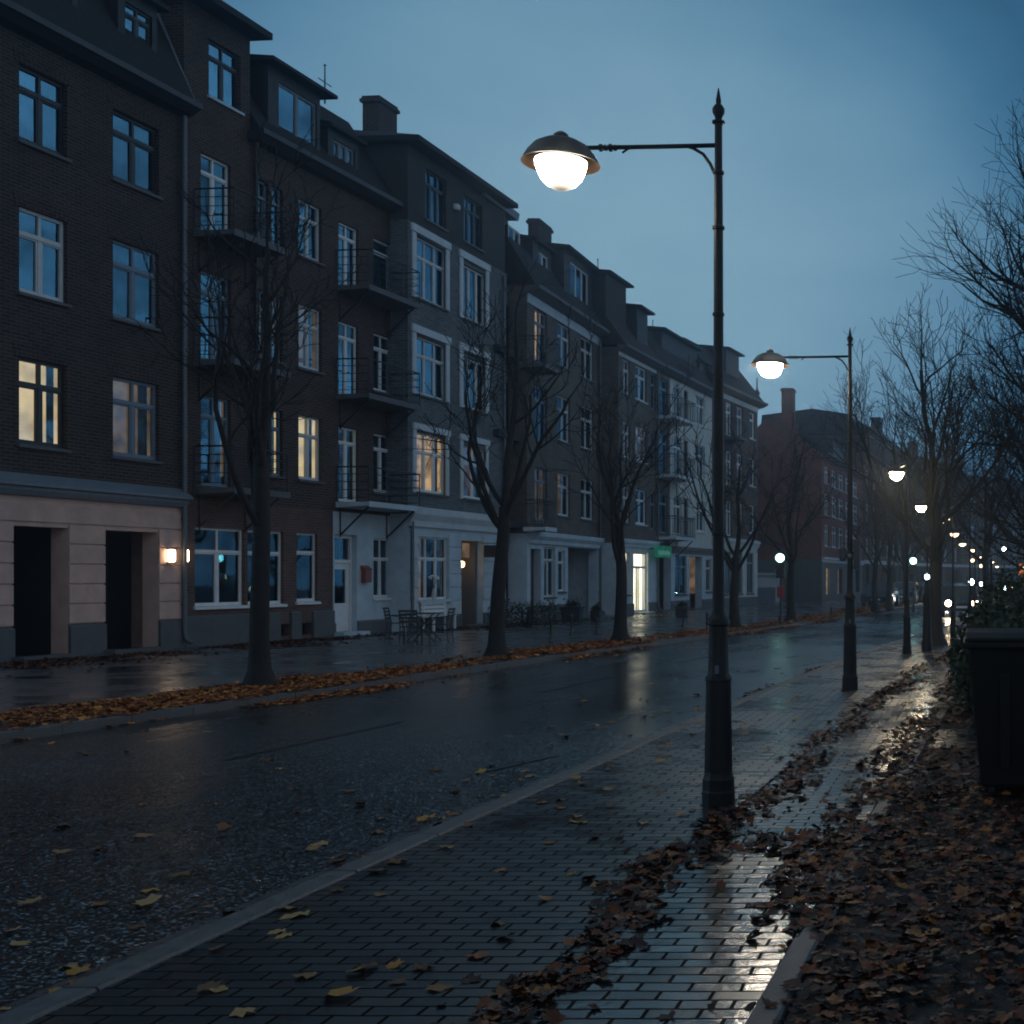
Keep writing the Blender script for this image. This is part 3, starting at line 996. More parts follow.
# ---------------- house 1: dark brick over a pink stone arcade
p0, p1 = gp(-60, 666.5), gp(183, 647.6)
b = House('brick_house', 'dark brick apartment house with a pink stone ground floor and two open doorways', p0, p1)
L = b.len
styles = [[dict(fm='darkwood', cur='drape', lit='lit_yellow'), dict(fm='bluewood', cur='drape', lit='lit_dim')],
          [dict(fm='offwhite', cur='drape'), dict(fm='bluewood', cur='sheer', plants=True)],
          [dict(fm='darkwood', cur='sheer', plants=True), dict(fm='darkwood', cur='sheer')]]
for r, (z0, z1) in enumerate(ROWS):
    for c, (a, e) in enumerate(((17, 65), (111, 157))):
        b.win(a, e, z0, z1, cols=2, transom=.70, bars=.07, **styles[r][c])
    b.win(-58, -20, z0, z1, cols=2, transom=.7, fm='darkwood', cur='side')
for px0, px1 in ((12, 68), (104, 158)):
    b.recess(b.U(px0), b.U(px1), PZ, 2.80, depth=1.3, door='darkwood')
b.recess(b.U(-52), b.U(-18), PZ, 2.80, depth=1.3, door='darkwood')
wz = 12.9
b.win(124, 151, 13.7, 14.65, cols=2, transom=.75, fm='darkwood', cur='sheer', sill=None, y=.08, reveal=.05)
b.win(36, 71, 13.7, 14.65, cols=2, transom=.75, fm='darkwood', cur='sheer', sill=None, y=.08, reveal=.05)
b.wall('wall', M['brick_dark'], 0, L, 3.62, wz)
b.wall('ground_floor_wall', M['pink'], 0, L, PZ - .05, 3.62)
b.blocks('stone_courses', 'pink', 0, L, .78, 3.30, .42, out=.04)
b.plinth(0, L, .78, out=.07)
b.band('belt_course', 'lead', 0, L, 3.45, 3.78, .22, prof=[(0, 3.40), (-.1, 3.42), (-.16, 3.52), (-.16, 3.58), (-.26, 3.60), (-.26, 3.66), (0, 3.86)])
for r, (z0, z1) in enumerate(ROWS):                       # flat brick arches over the windows
    for (a, e) in ((17, 65), (111, 157)):
        mb = MB()
        u0, u1 = b.U(a, -.05), b.U(e, -.05)
        n = 13
        for k in range(n):
            t0, t1 = k / n, (k + 1) / n
            x0, x1 = u0 - .1 + (u1 - u0 + .2) * t0, u0 - .1 + (u1 - u0 + .2) * t1
            s0, s1 = (t0 - .5) * .16, (t1 - .5) * .16
            mb.prism([(x0 + .006, z1 + .003), (x1 - .006, z1 + .003), (x1 + s1 - .006, z1 + .26), (x0 + s0 + .006, z1 + .26)], 'y', -.014, -.001)
        mb.build('brick_arch', M['brick_dark'], b.root)
b.interior(0, L, PZ, 16, y=1.6, floors=FL)
b.mansard('roof', 0, L, wz + .05, rise=3.2, run=1.1, top=.8, over=.3)
b.dormer(118, 157, 13.3, 14.9, y=.08)
b.dormer(28, 78, 13.3, 14.9, y=.08)
b.gutter(-.05, L + .02, wz + .04, out=.48)
b.pipe(L - .08, PZ, wz - .2, out=.1, r=.055)
mb = MB()
mb.tube([(L + .02, -.28, 12.98), (L + .02, -.2, 13.12), (L + .02, 1.12, 16.2)], [.07, .06, .06], 8)
mb.build('verge_flashing', M['lead'], b.root)
HOUSE1 = b

# two wall lamps on the corner of house 1
# ---------------- house 2: brown brick with iron balconies
p0, p1 = gp(184, 647.4), gp(392, 631.6)
b = House('balcony_house', 'brown brick apartment house with two stacks of iron balconies and a white front door', p0, p1)
L = b.len
ub = b.U(250)
for r, (z0, z1) in enumerate(ROWS):
    b.win(199, 229, z0 - .45, z1, cols=2, transom=.78, fm='white' if r == 2 else 'bluewood', cur=['drape', 'sheer', 'sheer'][r], sill=None)
    b.win(253, 267, z0 + .0, z1, cols=1, transom=.72, fm='bluewood', cur='sheer', lit='lit_dim' if r == 0 else None)
    b.win(270, 281, z0 + .0, z1, cols=1, transom=.72, fm='bluewood', cur='sheer')
    b.win(297, 320, z0, z1, cols=2, transom=.7, fm='offwhite', cur='side' if r < 2 else 'sheer', lit=['lit_yellow', 'lit_dim', None][r])
    b.win(337, 357, z0 - .5, z1 - .1, cols=2, transom=.8, fm='white', cur=['drape', 'drape', 'sheer'][r], sill=None)
    b.win(372, 391, z0 - .1, z1 - .1, cols=1 if r == 2 else 2, transom=.75, fm='white', cur='sheer')
b.win(207, 239, 13.55, 14.95, cols=2, transom=.72, fm='darkwood', cur='sheer', sill='grey_stone')
gz = (1.06, 2.98)
b.win(193, 243, *gz, cols=2, transom=.70, fm='white', cur='none', sill='white')
b.win(246, 282, *gz, cols=2, transom=.70, fm='white', cur='none', sill='white')
b.win(295, 316, 1.1, 2.98, cols=1, transom=.72, fm='white', cur='half', sill='white')
b.win(372, 390, 1.15, 2.95, cols=2, transom=.66, fm='white', cur='half', sill='white')
# front door with a dark transom light and a glazed leaf
u0, u1 = b.U(334.5), b.U(357)
b.holes.append((u0, u1, PZ, 3.0, 0.0, .3))
mb = MB()
y0 = .16
mb.box(u0 + .002, u0 + .09, y0, y0 + .1, PZ, 2.998)
mb.box(u1 - .09, u1 - .002, y0, y0 + .1, PZ, 2.998)
mb.box(u0 + .09, u1 - .09, y0, y0 + .1, 2.9, 2.998)
mb.box(u0 + .09, u1 - .09, y0, y0 + .1, 2.18, 2.28)
dr = mb.build('door_frame', M['white'], b.root)
mb = MB()
a, e = u0 + .1, u1 - .1
mb.box(a, e, y0 + .03, y0 + .075, PZ + .1, 1.02)
mb.box(a, a + .16, y0 + .03, y0 + .075, 1.02, 2.17)
mb.box(e - .16, e, y0 + .03, y0 + .075, 1.02, 2.17)
mb.box(a + .16, e - .16, y0 + .03, y0 + .075, 2.0, 2.17)
mb.box(a + .12, e - .12, y0 + .005, y0 + .029, PZ + .22, .88)
dl = mb.build('door', M['white'], b.root)
mb = MB()
mb.quad((a + .15, y0 + .06, 1.0), (e - .15, y0 + .06, 1.0), (e - .15, y0 + .06, 2.02), (a + .15, y0 + .06, 2.02))
mb.build('door_glass', M['glass_low'], dl)
mb = MB()
mb.tube([(a + .08, y0 - .02, 1.05), (a + .08, y0 - .02, 1.2)], .014, 6)
mb.build('handle', M['zinc'], dl)
mb = MB()
mb.quad((a, y0 + .06, 2.27), (e, y0 + .06, 2.27), (e, y0 + .06, 2.91), (a, y0 + .06, 2.91))
mb.build('transom_light', M['glass_low'], dr)
mb = MB()
mb.box(u0 - .1, u1 + .1, -.35, -.003, PZ - .01, PZ + .1)
mb.build('step', M['grey_stone'], b.root)
ug = b.U(333)
for px0, px1 in ((279, 290), (300, 312)):
    b.holes.append((b.U(px0), b.U(px1), .2, .52, 0.0, .2))
b.wall('wall', M['brick_brown'], ub, L, 3.65, 13.2)
b.wall('stair_bay_wall', M['brick_brown'], 0, ub - .001, 3.65, 15.55)
b.wall('ground_floor_wall', M['brick_ground'], 0, ug, PZ - .05, 3.65)
b.wall('stone_ground_floor_wall', M['grey_stone'], ug + .001, L, PZ - .05, 3.65)
b.plinth(0, ug, .85, out=.06)
b.plinth(ug + .01, L, .5, out=.05)
b.interior(0, L, PZ, 15, y=1.6, floors=FL)
b.mansard('roof', ub, L, 13.22, rise=2.6, run=1.4, top=.9, over=.25)
b.gutter(ub - .1, L, 13.22, out=.45)
mb = MB()
mb.prism([(-.55, 15.55), (-.55, 15.72), (3, 16.2), (9, 15.8), (9, 15.55)], 'x', -.45, ub + .1)
mb.build('bay_roof', M['roof'], b.root)
b.win(278, 316, 13.55, 14.9, cols=2, transom=None, fm='lead', cur='sheer', sill=None, y=-.02, reveal=.04)
b.win(333, 354, 13.5, 14.25, cols=3, transom=None, fm='lead', cur='sheer', sill=None, y=.02, reveal=.04)
b.dormer(268, 320, 13.3, 15.2, y=-.02, back=3.2, over=.35)
b.dormer(328, 358, 13.3, 14.5, y=.02, back=2.2, over=.2)
for z in (10.1, 7.0, 3.92):
    b.balcony(193, 289, z, depth=1.05)
for z in (10.1, 7.0, 3.92):
    b.balcony(335.5, 421, z, depth=1.0, slabmat='grey_stone' if z < 5 else 'plinth')
b.antenna(b.U(296), 2.2, 15.5, 1.6)
b.pipe(ub + .12, 3.9, 13.0, mat='darkwood')
b.chimney(b.U(380, -3.2), 3.2, 14.5, 18.3, 1.1, .6, 'brick_dark', 0)
mb = MB()
mb.box(b.U(361), b.U(361) + .32, -.14, -.003, 1.62, 2.0)
mb.prism([(-.18, 2.0), (-.003, 2.12), (-.003, 2.0)], 'x', b.U(361) - .03, b.U(361) + .35)
mb.build('letterbox', M['orangebox'], b.root)
HOUSE2 = b

# ---------------- house 3: grey brick with pale window surrounds
p0, p1 = gp(408, 631.8), gp(505, 623.7)
b = House('grey_house', 'grey brick house with pale stone window surrounds, dark top storey and warm lit doorway', p0, p1)
L = b.len
R3 = [(4.45, 6.3), (7.5, 9.3), (10.5, 12.4)]
for r, (z0, z1) in enumerate(R3):
    b.win(415, 445, z0, z1, cols=3, transom=.68, fm='white' if r == 0 else 'offwhite', cur=['drape', 'side', 'sheer'][r], lit='lit_warm' if r == 0 else None)
    b.win(462, 485, z0, z1 - .1, cols=2 if r == 0 else 3, transom=.68 if r == 0 else None, fm='white' if r == 0 else 'offwhite', cur=['drape', 'side', 'sheer'][r], lit='lit_warm' if r == 0 else None, plants=(r == 0))
b.win(424, 445, 13.1, 14.7, cols=3, transom=.72, fm='darkwood', cur='sheer')
b.win(462.5, 481, 13.1, 14.65, cols=3, transom=.72, fm='darkwood', cur='sheer')
b.win(416, 447, 1.05, 3.05, cols=3, transom=.66, fm='white', cur='drape', lit='lit_dim', sill='pale_stone', sill_out=.16)
u0, u1 = b.U(460.5), b.U(483)
b.recess(u0, u1, PZ, 3.02, depth=.9, door='darkwood')
b.wall('wall', M['brick_grey'], 0, L, 3.72, 12.75)
b.wall('top_storey_wall', M['umber'], 0, L, 12.75, 15.07)
b.wall('ground_floor_wall', M['grey_stone'], 0, L, PZ - .05, 3.72)
b.blocks('stone_courses', 'grey_stone', 0, L, 1.0, 3.2, .44)
b.plate('stone_apron', 'pale_stone', .02, u0 - .02, .55, 1.0, .05)
b.plinth(0, L, .55, out=.07)
b.band('belt_course', 'pale_stone', 0, L, 3.35, 3.95, .2)
for r, (z0, z1) in enumerate(R3):
    for a, e in ((415, 445), (462, 485)):
        b.surround(b.U(a), b.U(e), z0 - .05, z1 + .06, w=.22 if r else .18)
b.interior(0, L, PZ, 15.0, y=1.6, floors=(3.7, 6.9, 9.9, 12.8))
mb = MB()                                                  # low hipped roof with a deep eave
e0, o_ = 15.08, .5
mb.v += [(-.3, -o_, e0), (L - .02, -o_, e0), (L - .02, 9, e0), (-.3, 9, e0), (-.3, -o_, e0 + .16), (L - .02, -o_, e0 + .16), (L - .02, 9, e0 + .16), (-.3, 9, e0 + .16), (2.5, 4.5, e0 + 1.5), (L - 2.5, 4.5, e0 + 1.5)]
mb.f += [(0, 3, 2, 1), (0, 1, 5, 4), (1, 2, 6, 5), (2, 3, 7, 6), (3, 0, 4, 7), (4, 5, 9, 8), (5, 6, 9), (6, 7, 8, 9), (7, 4, 8)]
mb.build('roof', M['roof'], b.root)
b.pipe(L - .25, 3.9, 12.6)
b.pipe(.1, PZ, 3.5, r=.05)
b.antenna(b.U(418), 3.0, 16.6, 1.2, 1)
mb = MB()                                                  # transom light, bulb and doorway lining
ty = .40
mb.quad((u0 + .06, ty, 2.45), (u1 - .06, ty, 2.45), (u1 - .06, ty, 2.95), (u0 + .06, ty, 2.95))
mb.build('transom_light', M['lit_dim'], b.root)
ul = b.U(470)
mb = MB()
mb.lathe([(.001, -.12), (.07, -.1), (.1, -.02), (.1, .05), (.06, .1), (.001, .11)], (ul + .12, .35, 2.22), 16)
lm = mb.build('porch_lamp', M['porch'], b.root, smooth=True)
mb = MB()
mb.tube([(ul + .12, .35, 2.34), (ul + .12, .35, 3.0)], .012, 6)
mb.build('lamp_rod', M['iron'], lm)
mb = MB()
mb.lathe([(.10, -.07), (.13, .0), (.13, .07), (.09, .12)], (b.U(454.5), -.06, b.Z(454.5, 208)), 14)
mb.build('wall_box', M['offwhite'], b.root)
HOUSE3 = b

# ---------------- house 4
XX = -16.7
p0 = Vector((XX, -XX / ((XV - 505) / F), 0)); p1 = Vector((XX, -XX / ((XV - 599.5) / F), 0))
b = House('umber_house', 'brown plastered house with tall chimney, two dormers and a recessed shop portal', p0, p1)
L = b.len
uw = b.U(527)
yw = .7
rows4 = [(4.25, 5.95), (7.25, 9.05), (10.25, 11.95)]
for r, (z0, z1) in enumerate(rows4):
    b.win(504, 517, z0 - .3, z1 - .1, cols=2, transom=.75, fm='bluewood', cur='sheer', sill=None, y=yw)
    b.win(533.5, 546, z0 - .3, z1, cols=2, transom=.75, fm='bluewood', cur='drape' if r == 2 else 'side', lit='lit_warm' if r == 2 else None, sill=None)
    b.win(556.5, 569, z0, z1, cols=2, transom=.7, fm='offwhite', cur='sheer' if r else 'side', lit='lit_dim' if r == 0 else None)
    b.win(580, 592.5, z0, z1, cols=2, transom=.7, fm='offwhite', cur='sheer' if r else 'half')
b.win(503.5, 521, 13.0, 14.9, cols=3, transom=None, fm='offwhite', cur='sheer', sill=None, y=yw)
b.win(500, 513, 1.0, 2.95, cols=2, transom=.75, fm='offwhite', cur='half', y=yw)
b.recess(b.U(530.5), b.U(541), PZ, 2.85, depth=.35, door='browndoor')
b.win(543, 554, 1.0, 2.95, cols=2, transom=.75, fm='offwhite', cur='none')
b.win(557, 564, 1.2, 2.85, cols=1, transom=.72, fm='white', cur='none')
b.recess(b.U(568), b.U(597), PZ, 3.0, depth=1.4, door='bluewood')
b.wall('wall', M['brick_umber'], uw, L, 3.4, 12.55)
b.wall('ground_floor_wall', M['grey_stone'], uw, L, PZ - .05, 3.4)
b.wall('side_bay_wall', M['mauve'], -.9, uw - .001, PZ - .05, 15.0, y=yw)
b.plinth(uw, L, .7)
b.band('belt_course', 'grey_stone', uw, L, 3.05, 3.5, .22)
b.band('frieze', 'grey_stone', uw, L, 11.98, 12.4, .06)
b.gutter(uw - .15, L, 12.6, out=.5, mat='plinth')
b.mansard('roof', uw - .1, L, 12.6, rise=2.7, run=1.3, top=.8, over=.3)
b.win(537.5, 548, 13.5, 14.6, cols=2, transom=None, fm='offwhite', cur='blind', sill=None, y=.55, reveal=.04)
b.win(570, 588, 13.35, 14.9, cols=3, transom=None, fm='offwhite', cur='blind', sill=None, y=.2, reveal=.04)
b.dormer(533, 551, 13.0, 14.85, y=.55, back=2.2)
b.dormer(564, 594, 12.9, 15.2, y=.2, back=3.0, over=.32)
mb = MB()
mb.prism([(yw - .35, 15.0), (yw - .4, 15.25), (yw + 2, 15.4), (9, 15.3), (9, 15.0)], 'x', -.9, uw + .1)
mb.build('bay_roof', M['lead'], b.root)
b.chimney(b.U(540, -3.0), 3.0, 14.5, 17.7, 1.6, .5, 'brick_brown', 0)
b.interior(0, L, PZ, 12.5, y=2.2, floors=FL)
b.balcony(None, None, 9.55, depth=.95, style='fine', u=(b.U(528) - 1.0, b.U(561, .95)))
b.balcony(None, None, 3.62, depth=.8, style='fine', u=(b.U(529) - .6, b.U(556, .8)), slabmat='pale_stone', brace=False)
b.pipe(.05, PZ, 12.4, y=yw)
b.pipe(L - .15, PZ, 12.2)
HOUSE4 = b

# ---------------- house 5
p0 = gp(618.5, 615.4); p1 = gp(657, 612.1)
b = House('tower_dormer_house', 'narrow brown brick house with boxy tower dormers and a bright lit shop door', p0, p1)
L = b.len
rows5 = [(4.25, 5.85), (7.15, 8.75), (10.0, 11.55)]
for r, (z0, z1) in enumerate(rows5):
    b.win(621.5, 629, z0, z1, cols=2, transom=.7, fm='offwhite', cur='sheer')
    b.win(634.5, 645.5, z0, z1, cols=2, transom=.7, fm='white', cur='drape' if r else 'side', sill='grey_stone')
    b.win(650, 655, z0 - .2, z1, cols=1, transom=.7, fm='bluewood', cur='sheer', sill=None, lit='lit_dim' if r == 1 else None)
u0, u1 = b.U(633.5), b.U(648)
b.holes.append((u0, u1, PZ, 2.95, 0.0, .3))
mb = MB()
yy = .12
mb.box(u0 + .002, u0 + .08, yy, yy + .08, PZ, 2.948)
mb.box(u1 - .08, u1 - .002, yy, yy + .08, PZ, 2.948)
mb.box(u0 + .08, u1 - .08, yy, yy + .08, 2.86, 2.948)
mb.box(u0 + .08, u1 - .08, yy, yy + .08, 2.2, 2.3)
um = u0 + (u1 - u0) * .42
mb.box(um - .05, um + .05, yy, yy + .08, PZ, 2.2)
mb.box(um + .3, um + .34, yy + .01, yy + .07, PZ, 2.2)
mb.box(u0 + .08, u1 - .08, yy, yy + .08, PZ, PZ + .16)
sd = mb.build('shop_door', M['offwhite'], b.root)
mb = MB()
mb.quad((u0 + .05, yy + .05, PZ), (u1 - .05, yy + .05, PZ), (u1 - .05, yy + .05, 2.9), (u0 + .05, yy + .05, 2.9))
mb.build('pane', M['glass_low'], sd)
mb = MB()
a, e, c, f = u0 - .3, u1 + .3, PZ + .0, 2.98
y0, y1 = .32, 1.2
mb.quad((a, y1, c), (e, y1, c), (e, y1, f), (a, y1, f))
mb.quad((a, y0, c), (a, y1, c), (a, y1, f), (a, y0, f))
mb.quad((e, y0, c), (e, y0, f), (e, y1, f), (e, y1, c))
mb.quad((a, y0, f), (a, y1, f), (e, y1, f), (e, y0, f))
mb.build('lit_room', M['lit_shop'], sd)
mb = MB()
mb.box(u0 - .1, u1 + .1, -.3, -.003, PZ - .01, PZ + .06)
mb.build('step', M['grey_stone'], b.root)
b.win(621, 629, 1.0, 2.9, cols=2, transom=.7, fm='offwhite', cur='none')
b.wall('wall', M['brick_umber'], 0, L, 3.3, 11.95)
b.wall('ground_floor_wall', M['grey_stone'], 0, L, PZ - .05, 3.3)
b.plinth(0, L, .6)
b.band('belt_course', 'grey_stone', 0, L, 3.15, 3.5, .15)
b.band('frieze', 'pale_stone', 0, L, 11.35 + .25, 11.95, .05)
b.gutter(-.2, L, 12.05, out=.45, mat='plinth')
b.mansard('roof_red', -.1, L, 12.05, rise=2.2, run=1.2, top=.5, over=.3)
b.dormer(None, None, 12.1, 15.15, y=.5, back=4.0, over=.3, mat='umber', u=(-.2, 2.4))
b.dormer(None, None, 12.1, 14.3, y=.15, back=3.0, over=.3, mat='dormer', u=(2.9, 4.4))
b.win(None, (3.2, 4.1), 12.7, 13.8, cols=2, transom=None, fm='offwhite', cur='sheer', sill=None, y=.14, reveal=.02)
b.interior(0, L, PZ, 11.9, y=2.0, floors=FL)
b.antenna(1.8, 1.6, 15.3, 1.0, 1)
b.pipe(L - .1, PZ, 11.8)
HOUSE5 = b

# ---------------- house 6
p0 = gp(657.2, 612.1); p1 = gp(712, 607.6)
b = House('cream_house', 'pale cream plastered house with dark iron balconies and a dark shopfront', p0, p1)
L = b.len
rows6 = [(4.25, 5.9), (7.15, 8.9), (10.0, 11.5)]
for r, (z0, z1) in enumerate(rows6):
    b.win(658.5, 667, z0 - .3, z1, cols=1, transom=.75, fm='bluewood', cur='sheer', sill=None)
    b.win(673, 681, z0 - .3, z1, cols=2, transom=.75, fm='white', cur='sheer', sill=None)
    b.win(683, 687.5, z0 - .3, z1, cols=1, transom=.75, fm='darkwood', cur='none', sill=None)
    b.win(696, 704, z0, z1, cols=2, transom=.7, fm='white', cur='side', sill='white')
b.recess(b.U(658.5), b.U(671), PZ, 2.9, depth=.7, door='darkwood')
b.win(674, 686, .9, 2.9, cols=2, transom=.72, fm='bluewood', cur='none')
b.recess(b.U(689.5), b.U(702), PZ, 2.9, depth=.9, door='browndoor')
b.win(705, 711, 1.0, 2.8, cols=1, transom=.72, fm='offwhite', cur='none', lit='lit_dim')
us = b.U(670)
b.wall('side_bay_wall', M['brick_umber'], 0, us, 3.3, 11.9)
b.wall('wall', M['cream'], us + .001, L, 3.3, 11.9)
b.wall('ground_floor_wall', M['grey_stone'], 0, L, PZ - .05, 3.3)
b.plinth(0, L, .6)
b.band('belt_course', 'mauve', 0, L, 3.0, 3.35, .12)
b.gutter(0, L, 12.05, out=.5, mat='plinth')
b.mansard('roof', 0, L, 12.05, rise=2.4, run=1.3, top=.6, over=.3)
b.dormer(662, 697, 12.4, 14.2, y=.5, back=3.5, over=.25, wins=())
b.win(685, 694, 12.75, 13.9, cols=2, transom=None, fm='lead', cur='sheer', sill=None, y=.49, reveal=.02)
b.dormer(699, 712, 12.4, 13.6, y=.4, back=3.0, over=.3)
b.win(703, 709, 12.6, 13.4, cols=2, transom=None, fm='lead', cur='sheer', sill=None, y=.39, reveal=.02)
b.interior(0, L, PZ, 11.8, y=2.0, floors=FL)
for z in (9.6, 6.75, 3.75):
    b.balcony(656.5, 696, z, depth=.95, style='fine', slabmat='grey_stone')
b.antenna(b.U(690), 2, 14.4, .9, 1)
HOUSE6 = b

# ---------------- house 7
p0 = gp(712.2, 607.6); p1 = gp(757.5, 604.5)
b = House('red_brick_house', 'red brick corner house with a pale stone ground floor and a roof finial', p0, p1)
L = b.len
for r, (z0, z1) in enumerate([(4.5, 6.2), (7.4, 9.1), (10.3, 11.9)]):
    for a, e in ((713.5, 718.5), (725, 731), (736, 742), (749, 754)):
        b.win(a, e, z0 - (.3 if a < 745 else 0), z1, cols=1 if e - a < 5.5 else 2, transom=.72, fm='white', cur='side', sill=None if a < 745 else 'pale_stone')
for a, e in ((714, 719), (724, 731), (735, 742), (746, 753)):
    b.win(a, e, .8, 3.3, cols=2, transom=.75, fm='bluewood', cur='none', lit='lit_shop_dim' if a == 714 else None)
b.wall('wall', M['brick_red'], 0, L, 3.7, 12.4)
b.wall('ground_floor_wall', M['cream'], 0, L, PZ - .05, 3.7)
b.plinth(0, L, .6)
b.band('belt_course', 'pale_stone', 0, L, 3.6, 4.05, .2)
b.band('frieze', 'pale_stone', 0, L, 12.05, 12.35, .06)
b.gutter(0, L + .3, 12.6, out=.6, mat='plinth')
b.mansard('roof', 0, L + .1, 12.6, rise=2.6, run=1.6, top=.4, over=.4)
b.dormer(726, 739, 13.0, 15.2, y=.5, back=3.0, over=.3)
b.win(730.5, 737, 13.4, 14.9, cols=2, transom=None, fm='lead', cur='sheer', sill=None, y=.49, reveal=.02)
b.balcony(723, 747, 9.85, depth=.9, style='fine')
b.balcony(723, 747, 6.95, depth=.9, style='fine')
b.interior(0, L, PZ, 12.3, y=2.0, floors=FL)
mb = MB()
mb.lathe([(.18, 0), (.22, .15), (.1, .3), (.2, .55), (.05, .8), (.03, 1.5)], (L - .1, .0, 12.7), 10)
mb.build('finial', M['plinth'], b.root)
HOUSE7 = b

# ---------------- house 8: gable end facing the camera
p0 = Vector((-10.75, 86.0, 0)); p1 = Vector((-9.9, 107.5, 0))
b = House('gable_house', 'dull red brick house turning its stepped gable end and tall square chimney to the street', p0, p1)
L = b.len
D8 = 6.0
for r, (z0, z1) in enumerate([(4.0, 5.5), (6.2, 7.7), (8.4, 9.6)]):
    for k, (a, e) in enumerate(((824, 828), (831, 836), (838, 843), (845, 849), (852, 857))):
        b.win(a, e, z0, z1, cols=2, transom=.7, fm='white', cur='sheer', sill='grey_stone')
for a, e, lit in ((825.5, 829, 'lit_shop'), (837.5, 842, 'lit_warm'), (847, 852, None), (855, 859, None)):
    b.win(a, e, .5, 2.5, cols=1, transom=None, fm='darkwood', cur='none', lit=lit, sill=None)
b.wall('wall', M['brick_gable'], 0, L, 3.0, 10.4, depth=D8)
b.wall('ground_floor_wall', M['plinth'], 0, L, PZ - .05, 3.0, depth=D8)
b.band('belt_course', 'grey_stone', 0, L, 2.85, 3.2, .2)
mb = MB()                                                   # stepped gable
st = [(0, 10.3), (.9, 10.9), (1.7, 11.6), (1.7, 12.3), (1.9, 12.3), (1.9, 13.0), (3.4, 13.0), (3.4, 12.7), (3.9, 12.7), (4.6, 12.0), (5.0, 11.8), (D8, 11.8), (D8, 10.3)]
mb.prism(st, 'x', -.02, .32)
mb.build('gable', M['brick_gable'], b.root)
mb = MB()
mb.prism([(-.4, 10.3), (-.4, 10.45), (2.2, 12.1), (2.9, 12.4), (D8, 12.0), (D8, 10.3)], 'x', .32, L)
mb.build('roof', M['roof'], b.root)
b.gutter(.3, L, 10.45, out=.4)
b.chimney(1.5, 2.6, 11.0, 15.0, .95, .8, 'brick_gable', 0)
b.dormer(833, 845, 10.5, 11.9, y=.2, back=2.0)
b.win(836, 842, 10.7, 11.6, cols=2, transom=None, fm='white', cur='sheer', sill=None, y=.19, reveal=.02)
b.interior(0, L, PZ, 10.3, y=2.0, floors=(3.0, 5.9, 8.0))
# ---------------- house 9 and the far rows
def far_house(name, label, P0, P1, ze, wallmat, cols, rows, roof=2.5, lit=(), chim=True, depth=9, zb=3.6, dz=3.0, wh=1.6):
    h = House(name, label, P0, P1)
    n = 0
    w = h.len / cols
    for r in range(rows):
        for c in range(cols):
            u = w * (c + .5)
            h.win(None, (u - .5, u + .5), zb + dz * r, zb + dz * r + wh, cols=2, transom=.7, fm='offwhite', cur='sheer', sill=None, low=False,
                  lit='lit_warm' if n in lit else None)
            n += 1
    for c in range(cols):
        u = w * (c + .5)
        h.win(None, (u - .7, u + .7), .8, 2.8, cols=2, transom=None, fm='darkwood', cur='none', sill=None, low=False, lit='lit_dim' if (c * 7) % 5 == 1 else None)
    h.wall('wall', M[wallmat], 0, h.len, PZ - .05, ze, depth=depth)
    h.mansard('roof', 0, h.len, ze + .02, rise=roof, run=1.5, top=.5, over=.35, depth=depth)
    h.gutter(0, h.len, ze + .02, out=.4)
    h.band('belt_course', 'grey_stone', 0, h.len, 3.0, 3.3, .12)
    h.interior(0, h.len, PZ, ze - .1, y=2.0)
    if chim:
        h.chimney(h.len * .5, 2.5, ze + 1, ze + roof + 1.6, 1.4, .8, wallmat, 2)
    return h


h9 = far_house('slate_roof_house', 'tall dark house with slate roof and chimney beyond the gable house', (-9.85, 107.6), (-7.6, 126), 14.0, 'brick_dark', 6, 3, roof=1.9, chim=False)
h9.chimney(h9.len * .62, 1.2, 14.6, 17.0, 1.3, .9, 'brick_dark', 0)
far_house('far_corner_house', 'dim distant house closing the left side where the street bends', (-7.5, 126.2), (-2.0, 146), 12.5, 'brick_dark', 5, 3, lit=(4,))
far_house('far_bend_house', 'dim distant house on the outside of the bend, straight behind the street lamps', (-1.9, 146.2), (11, 163), 11.5, 'brick_umber', 5, 3, lit=(3, 9))
far_house('far_end_house', 'most distant dark house at the end of the bend', (11.2, 163.2), (30, 172), 11.0, 'brick_dark', 5, 2, lit=(1, 4))

# ---------------- low white garage beside house 8
g0, g1 = at(753, 602, 84.5), at(777.5, 602, 84.5)
mb = MB()
mb.box(g0.x, g1.x, 84.9, 85.9, PZ - .02, 1.95)
mb.box(g0.x - .1, g1.x + .1, 84.6, 85.9, 1.951, 2.1)
gr = mb.build('garage', M['pale_stone'])
tag(gr, 'low whitish garage in front of the dull red gable', 'garage')
mb = MB()
mb.box(g0.x + .25, g1.x - .2, 84.85, 84.898, PZ, 1.1)
mb.build('door', M['bluewood'], gr)
mb = MB()
mb.box(g0.x + .25, g1.x - .2, 84.86, 84.898, 1.12, 1.7)
mb.build('door_panel', M['offwhite'], gr)

